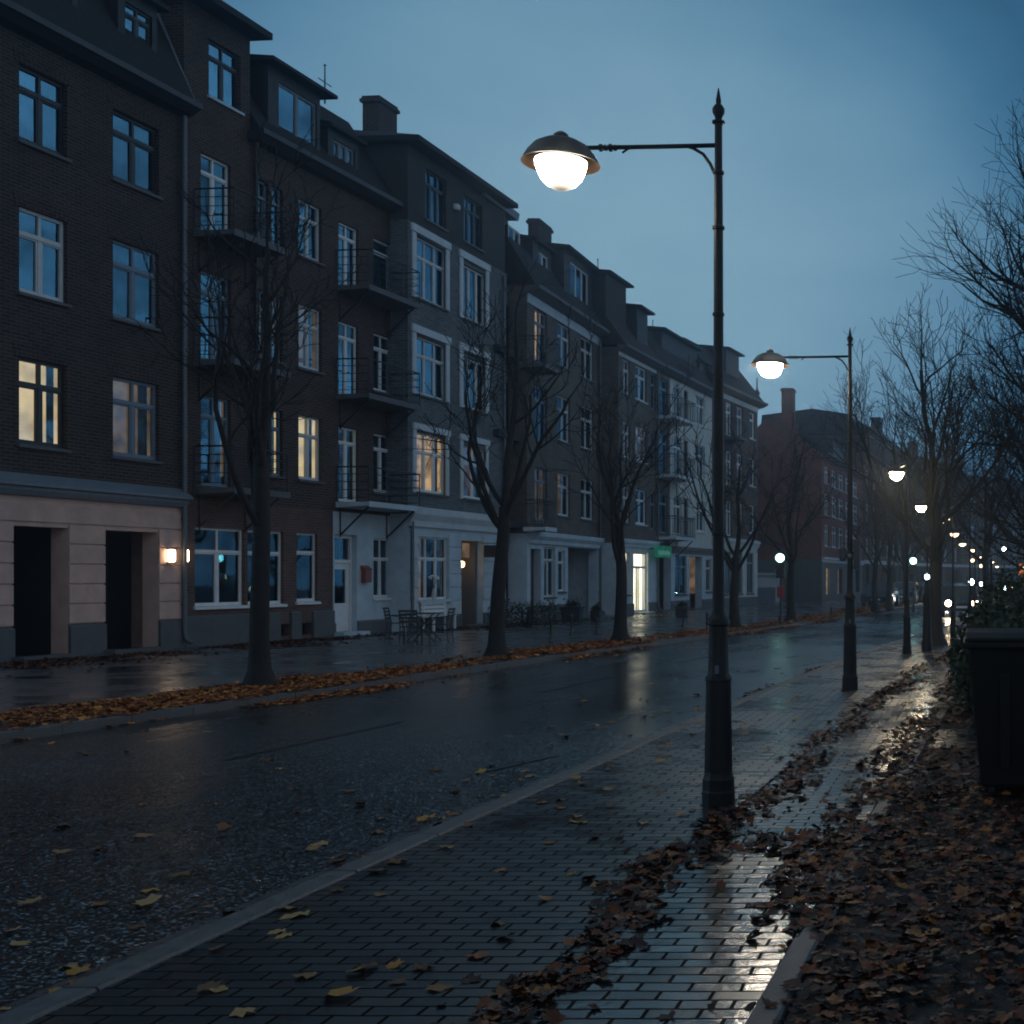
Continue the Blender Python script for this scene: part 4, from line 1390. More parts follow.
# ------------------------------------------------------------------ wall lamps on house 1
def wall_lamp(house, px, py, label, w=.17, out=.0):
    u = house.U(px, .12)
    z = house.Z(px, py, .12)
    o = house.p0 + house.d * u
    e = empty('wall_lamp', label, 'wall lamp', (o.x, o.y, z), house.root.rotation_euler.z, 'wall lamps at the corner of the brick house')
    m_ = MB()
    m_.box(-w / 2, w / 2, -.17 - out, -.07 - out, -.15, .14)
    m_.build('lantern', M['wall_lamp'], e, bevel=.03)
    m_ = MB()
    m_.box(-w / 2 - .01, w / 2 + .01, -.18 - out, -.06 - out, .141, .165)
    m_.box(-w / 2 - .01, w / 2 + .01, -.18 - out, -.06 - out, -.18, -.151)
    m_.box(-.05, .05, -.06 - out, -.003, -.1, .1)
    m_.build('bracket', M['iron'], e)
    return e


wall_lamp(HOUSE1, 171.5, 555.5, 'larger glowing wall lamp left of the downpipe on pink stone', .17, .0)
wall_lamp(HOUSE2, 186.5, 555.5, 'smaller glowing wall lamp just right of the downpipe', .07)

# green shop sign on house 6 / 5 boundary
u0, u1 = HOUSE6.U(657, .5), HOUSE6.U(671.5, .5)
z1, z0 = HOUSE6.Z(664, 546, .5), HOUSE6.Z(664, 557.5, .5)
o = HOUSE6.p0 + HOUSE6.d * u0
sg = empty('shop_sign', 'green shop sign with paler green worn lettering over the dark shopfront', 'sign', (o.x, o.y, 0), HOUSE6.root.rotation_euler.z)
mb = MB()
mb.box(0, u1 - u0, -.5, -.36, z0, z1)
mb.build('board', M['green'], sg, bevel=.01)
mb = MB()
w = (u1 - u0)
for k in range(6):                                          # unreadable strokes
    x = .2 + k * (w - .4) / 6
    hh = (z1 - z0) * (.34 if k % 2 else .42)
    mb.box(x, x + (w - .4) / 6 * .55, -.512, -.5005, z0 + .12, z0 + .12 + hh)
mb.build('lettering', M['palegreen'], sg)
mb = MB()
mb.box(.3, .36, -.358, -.002, z1 - .15, z1 - .1)
mb.box(w - .36, w - .3, -.358, -.002, z1 - .15, z1 - .1)
mb.build('bracket', M['iron'], sg)
# hanging dark box sign at house 3 corner
u = HOUSE3.U(489.5, .3)
z = HOUSE3.Z(489.5, 551, .3)
o = HOUSE3.p0 + HOUSE3.d * u
hs = empty('hanging_sign', 'small dark hanging box sign beside the warm doorway', 'sign', (o.x, o.y, z), HOUSE3.root.rotation_euler.z)
mb = MB()
mb.box(-.06, .06, -.55, -.12, -.22, .2)
mb.build('board', M['iron'], hs, bevel=.015)
mb = MB()
mb.tube([(0, -.6, .27), (0, -.003, .27)], .014, 6)
mb.tube([(0, -.2, .27), (0, -.2, .2)], .01, 6)
mb.tube([(0, -.48, .27), (0, -.48, .2)], .01, 6)
mb.build('bracket', M['iron'], hs)

# ------------------------------------------------------------------ street lamps
def make_lamp():
    r = empty('street_lamp', 'x', 'street lamp')
    mb = MB()
    mb.lathe([(.120, -.02), (.120, .10), (.116, .115), (.116, .19), (.104, .22), (.100, .25)], n=8)
    mb.build('base', M['lampiron'], r, bevel=.004)
    mb = MB()
    mb.lathe([(.100, .251), (.089, .90), (.095, .905), (.095, .93), (.078, .95), (.074, .96), (.066, 1.30)], n=12)
    mb.build('lower_shaft', M['lampiron'], r, smooth=True)
    mb = MB()
    mb.lathe([(.066, 1.301), (.082, 1.31), (.082, 1.345), (.072, 1.36), (.055, 1.38), (.044, 1.42), (.040, 1.9), (.040, 1.96), (.047, 1.965), (.047, 1.985), (.039, 1.99), (.035, 3.55), (.043, 3.555), (.043, 3.575), (.034, 3.58), (.033, 4.18), (.044, 4.185), (.044, 4.205), (.032, 4.21), (.030, 4.58), (.040, 4.585), (.040, 4.605), (.028, 4.61), (.027, 4.95)], n=16)
    mb.build('pole', M['lampiron'], r, smooth=True)
    mb = MB()
    mb.lathe([(.027, 4.951), (.046, 4.955), (.046, 4.97), (.022, 4.98), (.028, 5.0), (.043, 5.03), (.045, 5.06), (.030, 5.085), (.018, 5.095), (.020, 5.12), (.004, 5.21)], n=14)
    mb.build('finial', M['lampiron'], r, smooth=True)
    mb = MB()                                                # little door in the shaft
    mb.box(-.006, .02, -.099, -.085, .96, 1.02)
    mb.build('latch', M['zinc'], r)
    mb = MB()
    mb.tube([(-.02, 0, 4.795), (-.45, 0, 4.785), (-.955, 0, 4.777)], .017, 8)
    mb.tube([(-.033, 0, 4.60), (-.06, 0, 4.66), (-.11, 0, 4.73), (-.18, 0, 4.772), (-.22, 0, 4.785)], .012, 8)
    mb.tube([(-.62, 0, 4.779), (-.66, 0, 4.768), (-.70, 0, 4.74)][::-1], .008, 6)
    for k in range(4):
        x = -.74 - k * .035
        mb.tube([(x, 0, 4.777), (x - .02, 0, 4.777)], .028 if k % 2 else .022, 10)
    mb.build('arm', M['lampiron'], r, smooth=True)
    cx = -1.145
    mb = MB()                                                # hood: a shell with an inner face
    out = [(.050, 4.842), (.060, 4.838), (.125, 4.826), (.19, 4.790), (.235, 4.735), (.264, 4.684), (.278, 4.660)]
    inn = [(.257, 4.682), (.228, 4.730), (.183, 4.785), (.12, 4.812), (.02, 4.824)]
    mb.lathe(out + [(.272, 4.6605)], (cx, 0, 0), 40, False)
    hd = mb.build('hood', M['hat'], r, smooth=True)
    mb = MB()
    mb.lathe([(.2715, 4.6605)] + inn, (cx, 0, 0), 40, False)
    mb.build('hood_lining', M['lining'], hd, smooth=True)
    mb = MB()
    mb.lathe([(.052, 4.843), (.052, 4.872), (.032, 4.888), (.012, 4.898)], (cx, 0, 0), 16)
    mb.build('knob', M['hat'], hd, smooth=True)
    mb = MB()
    mb.lathe([(.12, 4.79), (.12, 4.694), (.186, 4.692), (.186, 4.6805)], (cx, 0, 0), 28)
    mb.build('globe_light_shield', M['lining'], hd, smooth=True)  # added opaque cap, keeps globe light off the hood lining
    mb = MB()
    gl = [(.182, 4.68), (.182, 4.67), (.177, 4.64), (.162, 4.595), (.142, 4.55), (.108, 4.51), (.066, 4.483), (.03, 4.473), (.004, 4.471)]
    mb.lathe(gl, (cx, 0, 0), 32, True)
    mb.build('globe', M['lamp'], r, smooth=True)
    return r


proto = make_lamp()
LGRP = 'street lamps along the right pavement'
# (pole px, base py, arm heading rad, scale, label)
def place_lamp(o, X, Y, rz, sc, label):
    o.location = (X, Y, PZ)
    o.rotation_euler = (0, 0, rz)
    o.scale = (sc, sc, sc)
    o['label'] = label
    o['category'] = 'street lamp'
    o['group'] = LGRP


q = gp(718.5, 805)
place_lamp(proto, q.x, q.y, 0.0, 1.0, 'nearest and tallest street lamp with a big glowing globe under a dark hood')
q = gp(850, 690)
l2 = copy_tree(proto)
place_lamp(l2, q.x, q.y, 0.02, 1.025, 'second street lamp from the front, with a signal box clamped to its pole')
q = gp(907, 654)
l3 = copy_tree(proto)
place_lamp(l3, q.x, q.y, R(-73), .86, 'third street lamp, arm pointing down the pavement, in front of the dark tree')
q = gp(953, 637)
l4 = copy_tree(proto)
place_lamp(l4, q.x, q.y, R(5), .78, 'fourth street lamp, right of the tree trunk on the pavement')
# the chain of lamps in the distance: (head px, head py, depth, arm turn)
chain = [(944, 519.5, 44), (954.5, 534, 53), (962.5, 544, 62), (972.5, 550, 72), (979, 557, 84), (992, 562, 95), (997, 566.5, 106), (1003.5, 570, 118)]
M['lamp_mid'] = emit('mid_lamp_glow', (1.0, 0.76, 0.46), 170.0)
_near = M['lamp'].copy()
_near.name = 'near_lamp_globe_glow'
[n for n in _near.node_tree.nodes if n.type == 'MATH'][-1].inputs[1].default_value = 75.0
for ch in proto.children:
    if ch.name.startswith('globe'):
        ch.data = ch.data.copy()
        ch.data.materials[0] = _near
for lp in (l3, l4):
    for ch in lp.children:
        if ch.name.startswith('globe'):
            ch.data = ch.data.copy()
            ch.data.materials[0] = M['lamp_mid']
cx0 = -1.145
ordn = ['fifth', 'sixth', 'seventh', 'eighth', 'ninth', 'tenth', 'eleventh', 'twelfth']
for (hx, hy, Y), od in zip(chain, ordn):
    c_ = at(hx, hy, Y)
    sc = (c_.z - PZ) / 4.64
    lp = copy_tree(proto)
    place_lamp(lp, c_.x + 1.145 * sc, Y, 0.0, sc, od + ' glowing lamp of the chain receding down the street')
    for ch in lp.children:
        if ch.name.startswith('globe'):
            ch.data = ch.data.copy()
            ch.data.materials[0] = M['lamp_far']
            for vv in ch.data.vertices:
                vv.co.x = cx0 + (vv.co.x - cx0) * 1.35
                vv.co.y *= 1.35
            break

# lamps across the far side of the street (cool white and small warm ones)
def far_lamp(px, py, Y, label, mat, r=.2):
    c_ = at(px, py, Y)
    e = empty('far_lamp', label, 'street lamp', (c_.x, Y, PZ), 0, 'small lamps far down the street')
    m_ = MB()
    h = c_.z - PZ
    m_.tube([(0, .25, -.02), (0, .25, h + r * 1.4)], [.06, .035], 6)
    m_.tube([(0, .25, h + r * 1.3), (0, 0, h + r * 1.2)], .025, 6)
    m_.build('pole', M['iron'], e)
    m_ = MB()
    m_.lathe([(.01, -r), (r * .7, -r * .7), (r, 0), (r * .7, r * .7), (.01, r)], (0, 0, h), 12)
    m_.build('globe', M[mat], e, smooth=True)


for px, py, Y, mat, lab, rr in ((972.5, 560.5, 110, 'lamp_far', 'small warm lamp just under the eighth lamp of the chain', .16), (981, 566, 120, 'lamp_far', 'tiny warm lamp under the ninth lamp of the chain', .16),
                                (1004, 549, 90, 'cool', 'cool white lamp above the end of the chain', .15), (971.5, 582, 75, 'cool', 'bright cool bluish lamp low over the road bend', .18),
                                (981, 584, 90, 'cool', 'fainter cool lamp right of the bright bluish one', .14), (1004, 588, 60, 'cool', 'cool lamp low over the shrubs', .1), (1012, 586, 55, 'lamp_far', 'warm lamp low over the shrubs at the right edge', .11),
                                (998, 593, 95, 'cool', 'tiny greenish white lamp between the shrubs and the road', .13)):
    far_lamp(px, py, Y, lab, mat, rr)

# dark tapered marker post between lamp three and the tree
q = gp(927, 651)
e = empty('marker_post', 'dark tapered post with a small light on top, left of the tree trunk', 'post', q)
mb = MB()
mb.lathe([(.13, -.02), (.13, .2), (.105, .25), (.09, 1.0), (.06, 1.5), (.05, 1.62)], n=10)
mb.build('shaft', M['lampiron'], e, smooth=True)
mb = MB()
mb.lathe([(.03, 1.621), (.055, 1.65), (.05, 1.71), (.01, 1.73)], n=10)
mb.build('light', M['cool'], e, smooth=True)
mb = MB()
mb.tube([(0, .06, 1.0), (0, .06, 2.4)], .018, 6)
mb.build('mast', M['lampiron'], e)
# thin poles on the far right
for px, py, top, lab in ((985.5, 622, 478, 'thin dark pole standing among the shrubs on the right'), (991.5, 617, 560, 'short thin pole just right of the taller one')):
    q = gp(px, py)
    zt = H + (YV - top) * q.y / F
    mb = MB()
    mb.lathe([(.07, -.02), (.07, .35), (.05, .4), (.045, zt - PZ - .1), (.055, zt - PZ - .08), (.05, zt - PZ), (.01, zt - PZ + .08)], n=10)
    o = mb.build('utility_pole', M['lampiron'], smooth=True)
    o.location = q
    tag(o, lab, 'pole')

# signal box clamped to lamp two
q = gp(850, 690)
e = empty('signal_box', 'pair of small dark signal housings clamped to the second lamp pole', 'traffic light', (q.x, q.y, 0))
mb = MB()
mb.box(.055, .15, -.09, .1, 1.88, 2.32)
mb.box(-.15, -.055, -.07, .08, 2.0, 2.2)
mb.build('housing', M['iron'], e, bevel=.02)
mb = MB()
mb.lathe([(.054, 2.05), (.06, 2.055), (.06, 2.1), (.054, 2.105)], n=14, closed_ends=False)
mb.build('clamp', M['zinc'], e)

# traffic lights across the road
def traffic_light(px, base, top_py, label, sign=True, r=.15):
    q = gp(px, base)
    zt = H + (YV - top_py) * q.y / F - PZ
    e = empty('traffic_light', label, 'traffic light', q)
    m_ = MB()
    m_.lathe([(.09, -.02), (.09, .25), (.05, .3), (.045, zt + .25)], n=10)
    m_.build('pole', M['iron'], e, smooth=True)
    m_ = MB()
    m_.box(-.16, .16, -.20, -.05, zt - .72, zt + .22)
    m_.build('housing', M['iron'], e, bevel=.03)
    for k, mt in ((0, 'signal_green'), (-.5, 'iron')):
        m_ = MB()
        for j in range(20):
            a = 2 * PI * j / 20
        m_.poly([(r * math.cos(2 * PI * j / 20), -.21, zt + k + r * math.sin(2 * PI * j / 20)) for j in range(20)])
        m_.build('lens', M[mt], e)
        m_ = MB()
        m_.tube([(0, -.2, zt + k), (0, -.32, zt + k)], r * 1.1, 20, cap=False)
        m_.build('visor', M['iron'], e)
    if sign:
        m_ = MB()
        m_.box(-.12, .12, -.15, -.06, .95, 1.35)
        m_.build('push_button_box', M['redsign'], e, bevel=.02)
    return e


traffic_light(781, 624, 558, 'green traffic light with a red box on its pole by the left kerb')
traffic_light(913.5, 612, 561, 'distant green traffic light behind the third street lamp', False, .16)

# ------------------------------------------------------------------ trees
def tube_add(V, Fc, pts, radii, n):
    i0 = len(V)
    prev = None
    for k in range(len(pts)):
        p = pts[k]
        t = (pts[min(k + 1, len(pts) - 1)] - pts[max(k - 1, 0)]).normalized()
        if prev is None:
            e1 = t.orthogonal().normalized()
        else:
            e1 = prev - t * prev.dot(t)
            e1 = e1.normalized() if e1.length > 1e-6 else t.orthogonal().normalized()
        prev = e1
        e2 = t.cross(e1)
        r = radii[k]
        for j in range(n):
            a = 2 * PI * j / n
            q = p + e1 * (math.cos(a) * r) + e2 * (math.sin(a) * r)
            V.append((q.x, q.y, q.z))
    for k in range(len(pts) - 1):
        for j in range(n):
            a, b = i0 + k * n + j, i0 + k * n + (j + 1) % n
            Fc.append((a, b, b + n, a + n))


def tree(pos, label, seed, height=7.0, r0=.17, fork=3.0, limbs=6, spread=0.75, kids=(6, 6, 5), minr=.006, lean=(0, 0), group=None, name='street_tree', limb_len=None, up=.35, trunk_to=None, limb_dirs=None, droop=0.0, nside=10):
    rnd = random.Random(seed)
    e = empty(name, label, 'tree', pos, 0, group)
    V0, F0, V1, F1 = [], [], [], []

    def branch(start, d, length, r, level, maxl):
        n = [9, 5, 4, 4, 3][min(level, 4)]
        pts = [start.copy()]
        cur = start.copy()
        dd = d.normalized()
        dirs = [dd.copy()]
        for k in range(n):
            j = [.10, .18, .22, .24, .26][min(level, 4)]
            dd = (dd + Vector((rnd.gauss(0, j), rnd.gauss(0, j), rnd.gauss(0, j * .7) + (up if level < 3 else up * .4) * .25 - droop * level * .1))).normalized()
            cur = cur + dd * (length / n)
            pts.append(cur.copy())
            dirs.append(dd.copy())
        end = max(minr, r * (.35 if level else .45))
        rad = [r + (end - r) * (k / n) for k in range(n + 1)]
        if level <= 1:
            tube_add(V0, F0, pts, rad, 7 if level == 0 else 6)
        else:
            tube_add(V1, F1, pts, rad, 5 if level == 2 else (4 if level == 3 else 3))
        if level >= maxl:
            return
        nk = kids[min(level, len(kids) - 1)]
        nk = max(2, int(nk * rnd.uniform(.75, 1.3)))
        for c in range(nk):
            t = rnd.uniform(.22, 1.0) if c else 1.0
            f = t * n
            k = min(int(f), n - 1)
            p = pts[k].lerp(pts[k + 1], f - k)
            pd = dirs[k]
            ax = pd.orthogonal().normalized()
            ax.rotate(Quaternion(pd, rnd.uniform(0, 2 * PI)))
            ang = rnd.uniform(.45, 1.0) if c else rnd.uniform(.1, .35)
            nd = pd.copy()
            nd.rotate(Quaternion(ax, ang))
            nd.z += up * .25
            rr = max(minr, rad[k] * rnd.uniform(.42, .62))
            branch(p, nd, length * rnd.uniform(.42, .68) * (1.15 - .35 * t), rr, level + 1, maxl)

    # trunk
    lx, ly = lean
    top = trunk_to or fork
    pts, rad = [], []
    n = 12
    for k in range(n + 1):
        t = k / n
        flare = 1 + .9 * math.exp(-t * top / .18)
        pts.append(Vector((lx * t * t + .05 * math.sin(t * 5 + seed) * t, ly * t * t + .04 * math.sin(t * 4 + seed * 2) * t, -0.05 + top * t)))
        rad.append(r0 * (1 - .28 * t) * flare)
    tube_add(V0, F0, pts, rad, nside)
    L0 = limb_len or (height - fork) * .95
    if limb_dirs:
        for (t, dv, ln, rr) in limb_dirs:
            k = min(n, int(t * n))
            branch(pts[k], Vector(dv), ln, rr, 0, len(kids))
    else:
        for i in range(limbs):
            t = 1.0 if i < 3 else rnd.uniform(.68, .97)
            k = int(t * n)
            az = 2 * PI * (i / limbs) + rnd.uniform(-.4, .4)
            el = rnd.uniform(.15, .75) * spread if i else .05
            dv = Vector((math.sin(el) * math.cos(az) * 1.3, math.sin(el) * math.sin(az), math.cos(el)))
            branch(pts[k], dv, L0 * rnd.uniform(.65, 1.0) * (1.0 if i == 0 else .9), r0 * .72 * (.50 if i else .72), 0, len(kids))
    for nm, V, Fc, mt in (('trunk', V0, F0, 'bark'), ('crown', V1, F1, 'twig')):
        me = bpy.data.meshes.new(nm)
        me.from_pydata(V, [], Fc)
        me.polygons.foreach_set('use_smooth', [True] * len(me.polygons))
        me.materials.append(M[mt])
        me.update()
        o = bpy.data.objects.new(nm, me)
        C.objects.link(o)
        o.parent = e
    return e


TG = 'bare street trees along the left kerb'
tree(gp(260, 686), 'bare dark street tree nearest the camera on the left, before the balcony house', 11, height=7.4, r0=.15, fork=3.6, limbs=6, spread=.85, kids=(5, 4, 4), minr=.006, group=TG)
tree(gp(497, 656), 'bare street tree in the leaf strip before the grey house, with a forked crown', 23, height=7.0, r0=.165, fork=3.2, limbs=6, spread=1.25, kids=(4, 4, 4), minr=.007, lean=(.16, 0), group=TG)
tree(gp(620.5, 641), 'bare street tree in front of the bright shop door', 37, height=6.6, r0=.165, fork=2.9, limbs=6, spread=1.25, kids=(4, 4, 4), minr=.008, group=TG)
tree(gp(734.5, 628), 'bare street tree seen just right of the nearest lamp post', 41, height=6.6, r0=.17, fork=2.4, limbs=6, spread=1.2, kids=(4, 4, 4), minr=.009, group=TG)
tree(gp(791, 622), 'bare street tree before the dull red gable, beside the green traffic light', 53, height=6.6, r0=.17, fork=2.6, limbs=6, spread=1.3, kids=(4, 4, 4), minr=.010, group=TG)
tree(gp(875, 611.5), 'slim bare street tree between second and third lamps, the nearer one', 59, height=6.8, r0=.16, fork=2.6, limbs=6, spread=1.1, kids=(4, 4, 4), minr=.012, group=TG)
tree(gp(889, 609), 'slim bare street tree between second and third lamps, the farther one', 61, height=7.4, r0=.16, fork=2.6, limbs=6, spread=1.1, kids=(4, 4, 4), minr=.013, group=TG)

tree(gp(935, 645), 'large bare tree on the right pavement behind the third lamp', 73, height=10.0, r0=.19, fork=3.0, limbs=8, spread=1.2, kids=(8, 6, 5), minr=.0055, limb_len=4.6, up=.5, group='bare trees on the right', name='bare_tree')
# tree whose trunk stands just outside the right edge
tree((2.3, 21.0, PZ - .02), 'big bare tree leaning in from the right edge, branches spread against the sky', 83, r0=.26, fork=3.2, trunk_to=3.6, kids=(10, 8, 6), minr=.0042, up=.35, lean=(-.5, 0), group='bare trees on the right', name='bare_tree',
     limb_dirs=[(.3, (-.85, .1, .75), 2.6, .08), (.6, (-.8, -.15, .55), 2.3, .07), (1.0, (-.24, .05, 1.0), 3.9, .13), (1.0, (.25, .0, 1.0), 3.8, .12), (.85, (-.6, .5, .8), 2.8, .09), (1.0, (-.05, -.3, 1.0), 3.4, .10), (.9, (.5, -.2, .8), 3.0, .08), (.8, (-.9, -.1, .45), 2.2, .06)])
tree((1.9, 36.0, PZ - .02), 'bare tree standing behind the shrubs on the right', 89, height=10.0, r0=.2, fork=2.8, limbs=7, spread=1.1, kids=(6, 5, 4), minr=.010, limb_len=6.0, up=.4, group='bare trees on the right', name='bare_tree')
tree((3.6, 50.0, PZ - .02), 'bare tree farther back on the right, above the chain of lamps', 97, height=11.0, r0=.22, fork=3.0, limbs=7, spread=1.1, kids=(6, 5, 4), minr=.013, limb_len=6.6, up=.45, group='bare trees on the right', name='bare_tree')
tree((0.4, 62.0, PZ - .02), 'bare tree far down the right pavement, behind the large bare tree', 101, height=11.0, r0=.22, fork=3.2, limbs=7, spread=1.1, kids=(6, 5, 4), minr=.015, limb_len=6.6, up=.45, group='bare trees on the right', name='bare_tree')
tree((5.5, 76.0, PZ - .02), 'tall bare tree deep in the dusk on the right', 103, height=12.0, r0=.24, fork=3.2, limbs=8, spread=1.1, kids=(6, 5, 4), minr=.018, limb_len=7.4, up=.45, group='bare trees on the right', name='bare_tree')
tree((-4.5, 78.0, PZ), 'bare tree by the far left kerb before the slate roofed house', 107, height=9.0, r0=.2, fork=2.8, limbs=9, spread=1.25, kids=(7, 6, 4), minr=.016, limb_len=5.6, up=.4, group=TG)
tree((-3.0, 98.0, PZ), 'farthest bare tree on the left side of the street', 109, height=11.0, r0=.22, fork=2.8, limbs=10, spread=1.25, kids=(7, 6, 4), minr=.02, limb_len=7.0, up=.4, group=TG)

# ------------------------------------------------------------------ leaves
OUT = [(-90, .35), (-52, .56), (-14, .74), (12, .60), (40, .92), (64, .68), (90, 1.05), (116, .66), (140, .90), (168, .58), (194, .74), (232, .54)]
LX = np.array([0.0] + [r * math.cos(R(a)) for a, r in OUT])
LY = np.array([0.0] + [r * math.sin(R(a)) for a, r in OUT])
TRI = np.array([(0, 1 + k, 1 + (k + 1) % 12) for k in range(12)])


def leaf_cloud(name, P, size, mat, seed, tilt=.25, curl=.5):
    """one mesh of many small lobed leaves lying at the points P"""
    rg = np.random.default_rng(seed)
    n = len(P)
    P = np.asarray(P, float)
    s = np.asarray(size, float).reshape(-1, 1)
    asp = rg.uniform(.7, 1.0, (n, 1))
    x = LX[None] * s * asp
    y = LY[None] * s
    rad2 = (LX ** 2 + LY ** 2)[None]
    c1 = rg.uniform(-.25, 1, (n, 1)) * curl
    c2 = rg.uniform(-.2, 1, (n, 1)) * curl
    z = s * (c1 * (LX ** 2)[None] + c2 * (LY ** 2)[None] * .6) + s * rg.normal(0, .07, (n, 13))
    ax, ay, az = rg.normal(0, tilt, n), rg.normal(0, tilt, n), rg.uniform(0, 2 * PI, n)
    ca, sa = np.cos(ax)[:, None], np.sin(ax)[:, None]
    y, z = y * ca - z * sa, y * sa + z * ca
    ca, sa = np.cos(ay)[:, None], np.sin(ay)[:, None]
    x, z = x * ca + z * sa, -x * sa + z * ca
    ca, sa = np.cos(az)[:, None], np.sin(az)[:, None]
    x, y = x * ca - y * sa, x * sa + y * ca
    z = z - z.min(axis=1, keepdims=True) * .75
    V = np.stack([x + P[:, 0:1], y + P[:, 1:2], z + P[:, 2:3]], -1).reshape(-1, 3)
    T = (TRI[None] + (np.arange(n) * 13)[:, None, None]).reshape(-1, 3)
    me = bpy.data.meshes.new(name)
    me.vertices.add(len(V))
    me.vertices.foreach_set('co', V.ravel())
    me.loops.add(T.size)
    me.loops.foreach_set('vertex_index', T.ravel().astype(np.int32))
    me.polygons.add(len(T))
    me.polygons.foreach_set('loop_start', (np.arange(len(T)) * 3).astype(np.int32))
    me.update()
    me.validate()
    me.materials.append(M[mat])
    o = bpy.data.objects.new(name, me)
    C.objects.link(o)
    return o


rg = np.random.default_rng(5)


def noise2(x, y, seed=0):
    r = np.random.default_rng(seed)
    v = 0
    for k in range(7):
        f = 0.6 * 1.6 ** k
        a, p1_, p2_ = r.uniform(0, 6.28), r.uniform(0, 6.28), r.uniform(0, 6.28)
        v = v + np.sin(f * (x * math.cos(a) + y * math.sin(a)) + p1_) * np.cos(f * (-x * math.sin(a) + y * math.cos(a)) * .8 + p2_) / (1.25 ** k)
    return v


vkr = lambda y: np.interp(y, *KR)
vkl = lambda y: np.interp(y, *KL)
vseam = lambda y: vkr(y) + 1.84 + np.clip((y - 20) * .01, 0, .15)

# deep bed of brown leaves on the right
pts = []
for (y0, y1, dens) in ((3.6, 6.5, 760), (6.5, 10, 520), (10, 16, 260), (16, 30, 130), (30, 55, 50)):
    wd = 3.4
    n = int((y1 - y0) * wd * dens)
    Y = rg.uniform(y0, y1, n)
    off = rg.uniform(-.35, wd - .35, n)
    X = vseam(Y) + .98 + off
    nz = noise2(X * 1.4, Y * .9, 3)
    edge = np.clip((off + np.where(Y > 6.3, .22, -.10) + .17 * nz) / .22, 0, 1)
    # bare wet patches of slab beside the bin
    bare = ((np.abs(Y - 12.95) < .72 + .1 * nz) & (X > -.5) & (X < .06)) | ((np.abs(Y - 8.9) < .30) & (off > -.1) & (off < .12))
    clump = np.clip(.80 + .30 * noise2(X * 4.2 + 7, Y * 2.6, 61), .38, 1)
    keep = rg.uniform(0, 1, n) < edge * np.where(bare, .06, 1.0) * clump
    pts.append(np.stack([X, Y, np.where((off > 0) & (off < .13), PZ + .013, PZ - .012) + rg.uniform(0, .035, n) * (off > .12)], -1)[keep])
P = np.concatenate(pts)
o = leaf_cloud('leaf_litter_bed', P, rg.uniform(.026, .066, len(P)) * np.where(P[:, 1] > 16, 1.3, 1), 'litter', 8, tilt=.17, curl=.34)
o['kind'] = 'stuff'
tag(o, 'thick bed of wet brown fallen leaves on the right of the path', 'leaves')

# ridge of leaves along the seam between pavement and path, thin clumps on the path
pts = []
for (y0, y1, dens) in ((4.0, 7.5, 520), (7.5, 12, 380), (12, 20, 240), (20, 45, 90)):
    n = int((y1 - y0) * 1.5 * dens)
    Y = rg.uniform(y0, y1, n)
    off = rg.uniform(-.35, 1.15, n)
    X = vseam(Y) + off
    nz = noise2(X * 2.3, Y * 1.5, 9)
    wob = .09 * noise2(Y * 0 + 1.0, Y * 1.2, 4)
    ridge = np.exp(-((off - .06 - wob) / .115) ** 2) * np.clip(.85 + .3 * noise2(X * 0, Y * 1.9, 21), .3, 1)
    clump = np.clip((nz - .95) * 1.4, 0, 1) * (off > .1) * .55
    near = np.clip((off - .62) / .4, 0, 1) * .25
    pr = np.clip(ridge * 1.5 + clump + near * np.clip(nz + .6, 0, 1) + .008, 0, 1)
    keep = rg.uniform(0, 1, n) < pr
    zb = np.where(off < 0, PZ + .001, PZ - .011)
    pts.append(np.stack([X, Y, zb + rg.uniform(0, .02, n) * ridge], -1)[keep])
n = 2600
Y = rg.uniform(7.5, 24, n)
off = rg.normal(-.12, .10, n)
keep = (rg.uniform(0, 1, n) < np.clip(noise2(Y * 0 + 3, Y * 1.1, 55) * .6 - .15, 0, 1)) & (off < -.02)
pts.append(np.stack([vkr(Y) + off, Y, np.full(n, .006) + rg.uniform(0, .02, n)], -1)[keep])
P = np.concatenate(pts)
o = leaf_cloud('leaf_litter_path', P, rg.uniform(.035, .062, len(P)) * np.where(P[:, 1] > 16, 1.3, 1), 'litter', 12, tilt=.22, curl=.4)
o['kind'] = 'stuff'
tag(o, 'dark line of wet leaves gathered along the joint between pavement and path', 'leaves')

# orange band of leaves under the trees along the left kerb
pts = []
for (y0, y1, dens, sz) in ((9, 24, 520, 1.0), (24, 45, 300, 1.25), (45, 110, 80, 1.9)):
    n = int((y1 - y0) * 3.05 * dens)
    Y = rg.uniform(y0, y1, n)
    off = rg.uniform(-2.3, .75, n)
    X = vkl(Y) + off
    nz = noise2(X * 1.1, Y * .8, 31)
    inb = np.clip((off + 1.65 + .35 * nz) / .4, 0, 1) * np.clip((.24 + .30 * nz - off) / .30, 0, 1)
    keep = rg.uniform(0, 1, n) < inb * np.clip(.8 + .3 * nz, .3, 1) + .006
    zb = np.where(off < -.16, PZ, np.where(off < 0.01, .113, .001))
    pts.append(np.stack([X, Y, zb + rg.uniform(0, .025, n) * inb], -1)[keep])
P = np.concatenate(pts)
o = leaf_cloud('leaf_litter_kerb', P, rg.uniform(.032, .062, len(P)) * np.where(P[:, 1] > 24, 1.35, 1) * np.where(P[:, 1] > 45, 1.6, 1), 'orange', 14, tilt=.2, curl=.4)
o['kind'] = 'stuff'
tag(o, 'orange brown band of fallen leaves under the trees along the left kerb', 'leaves')

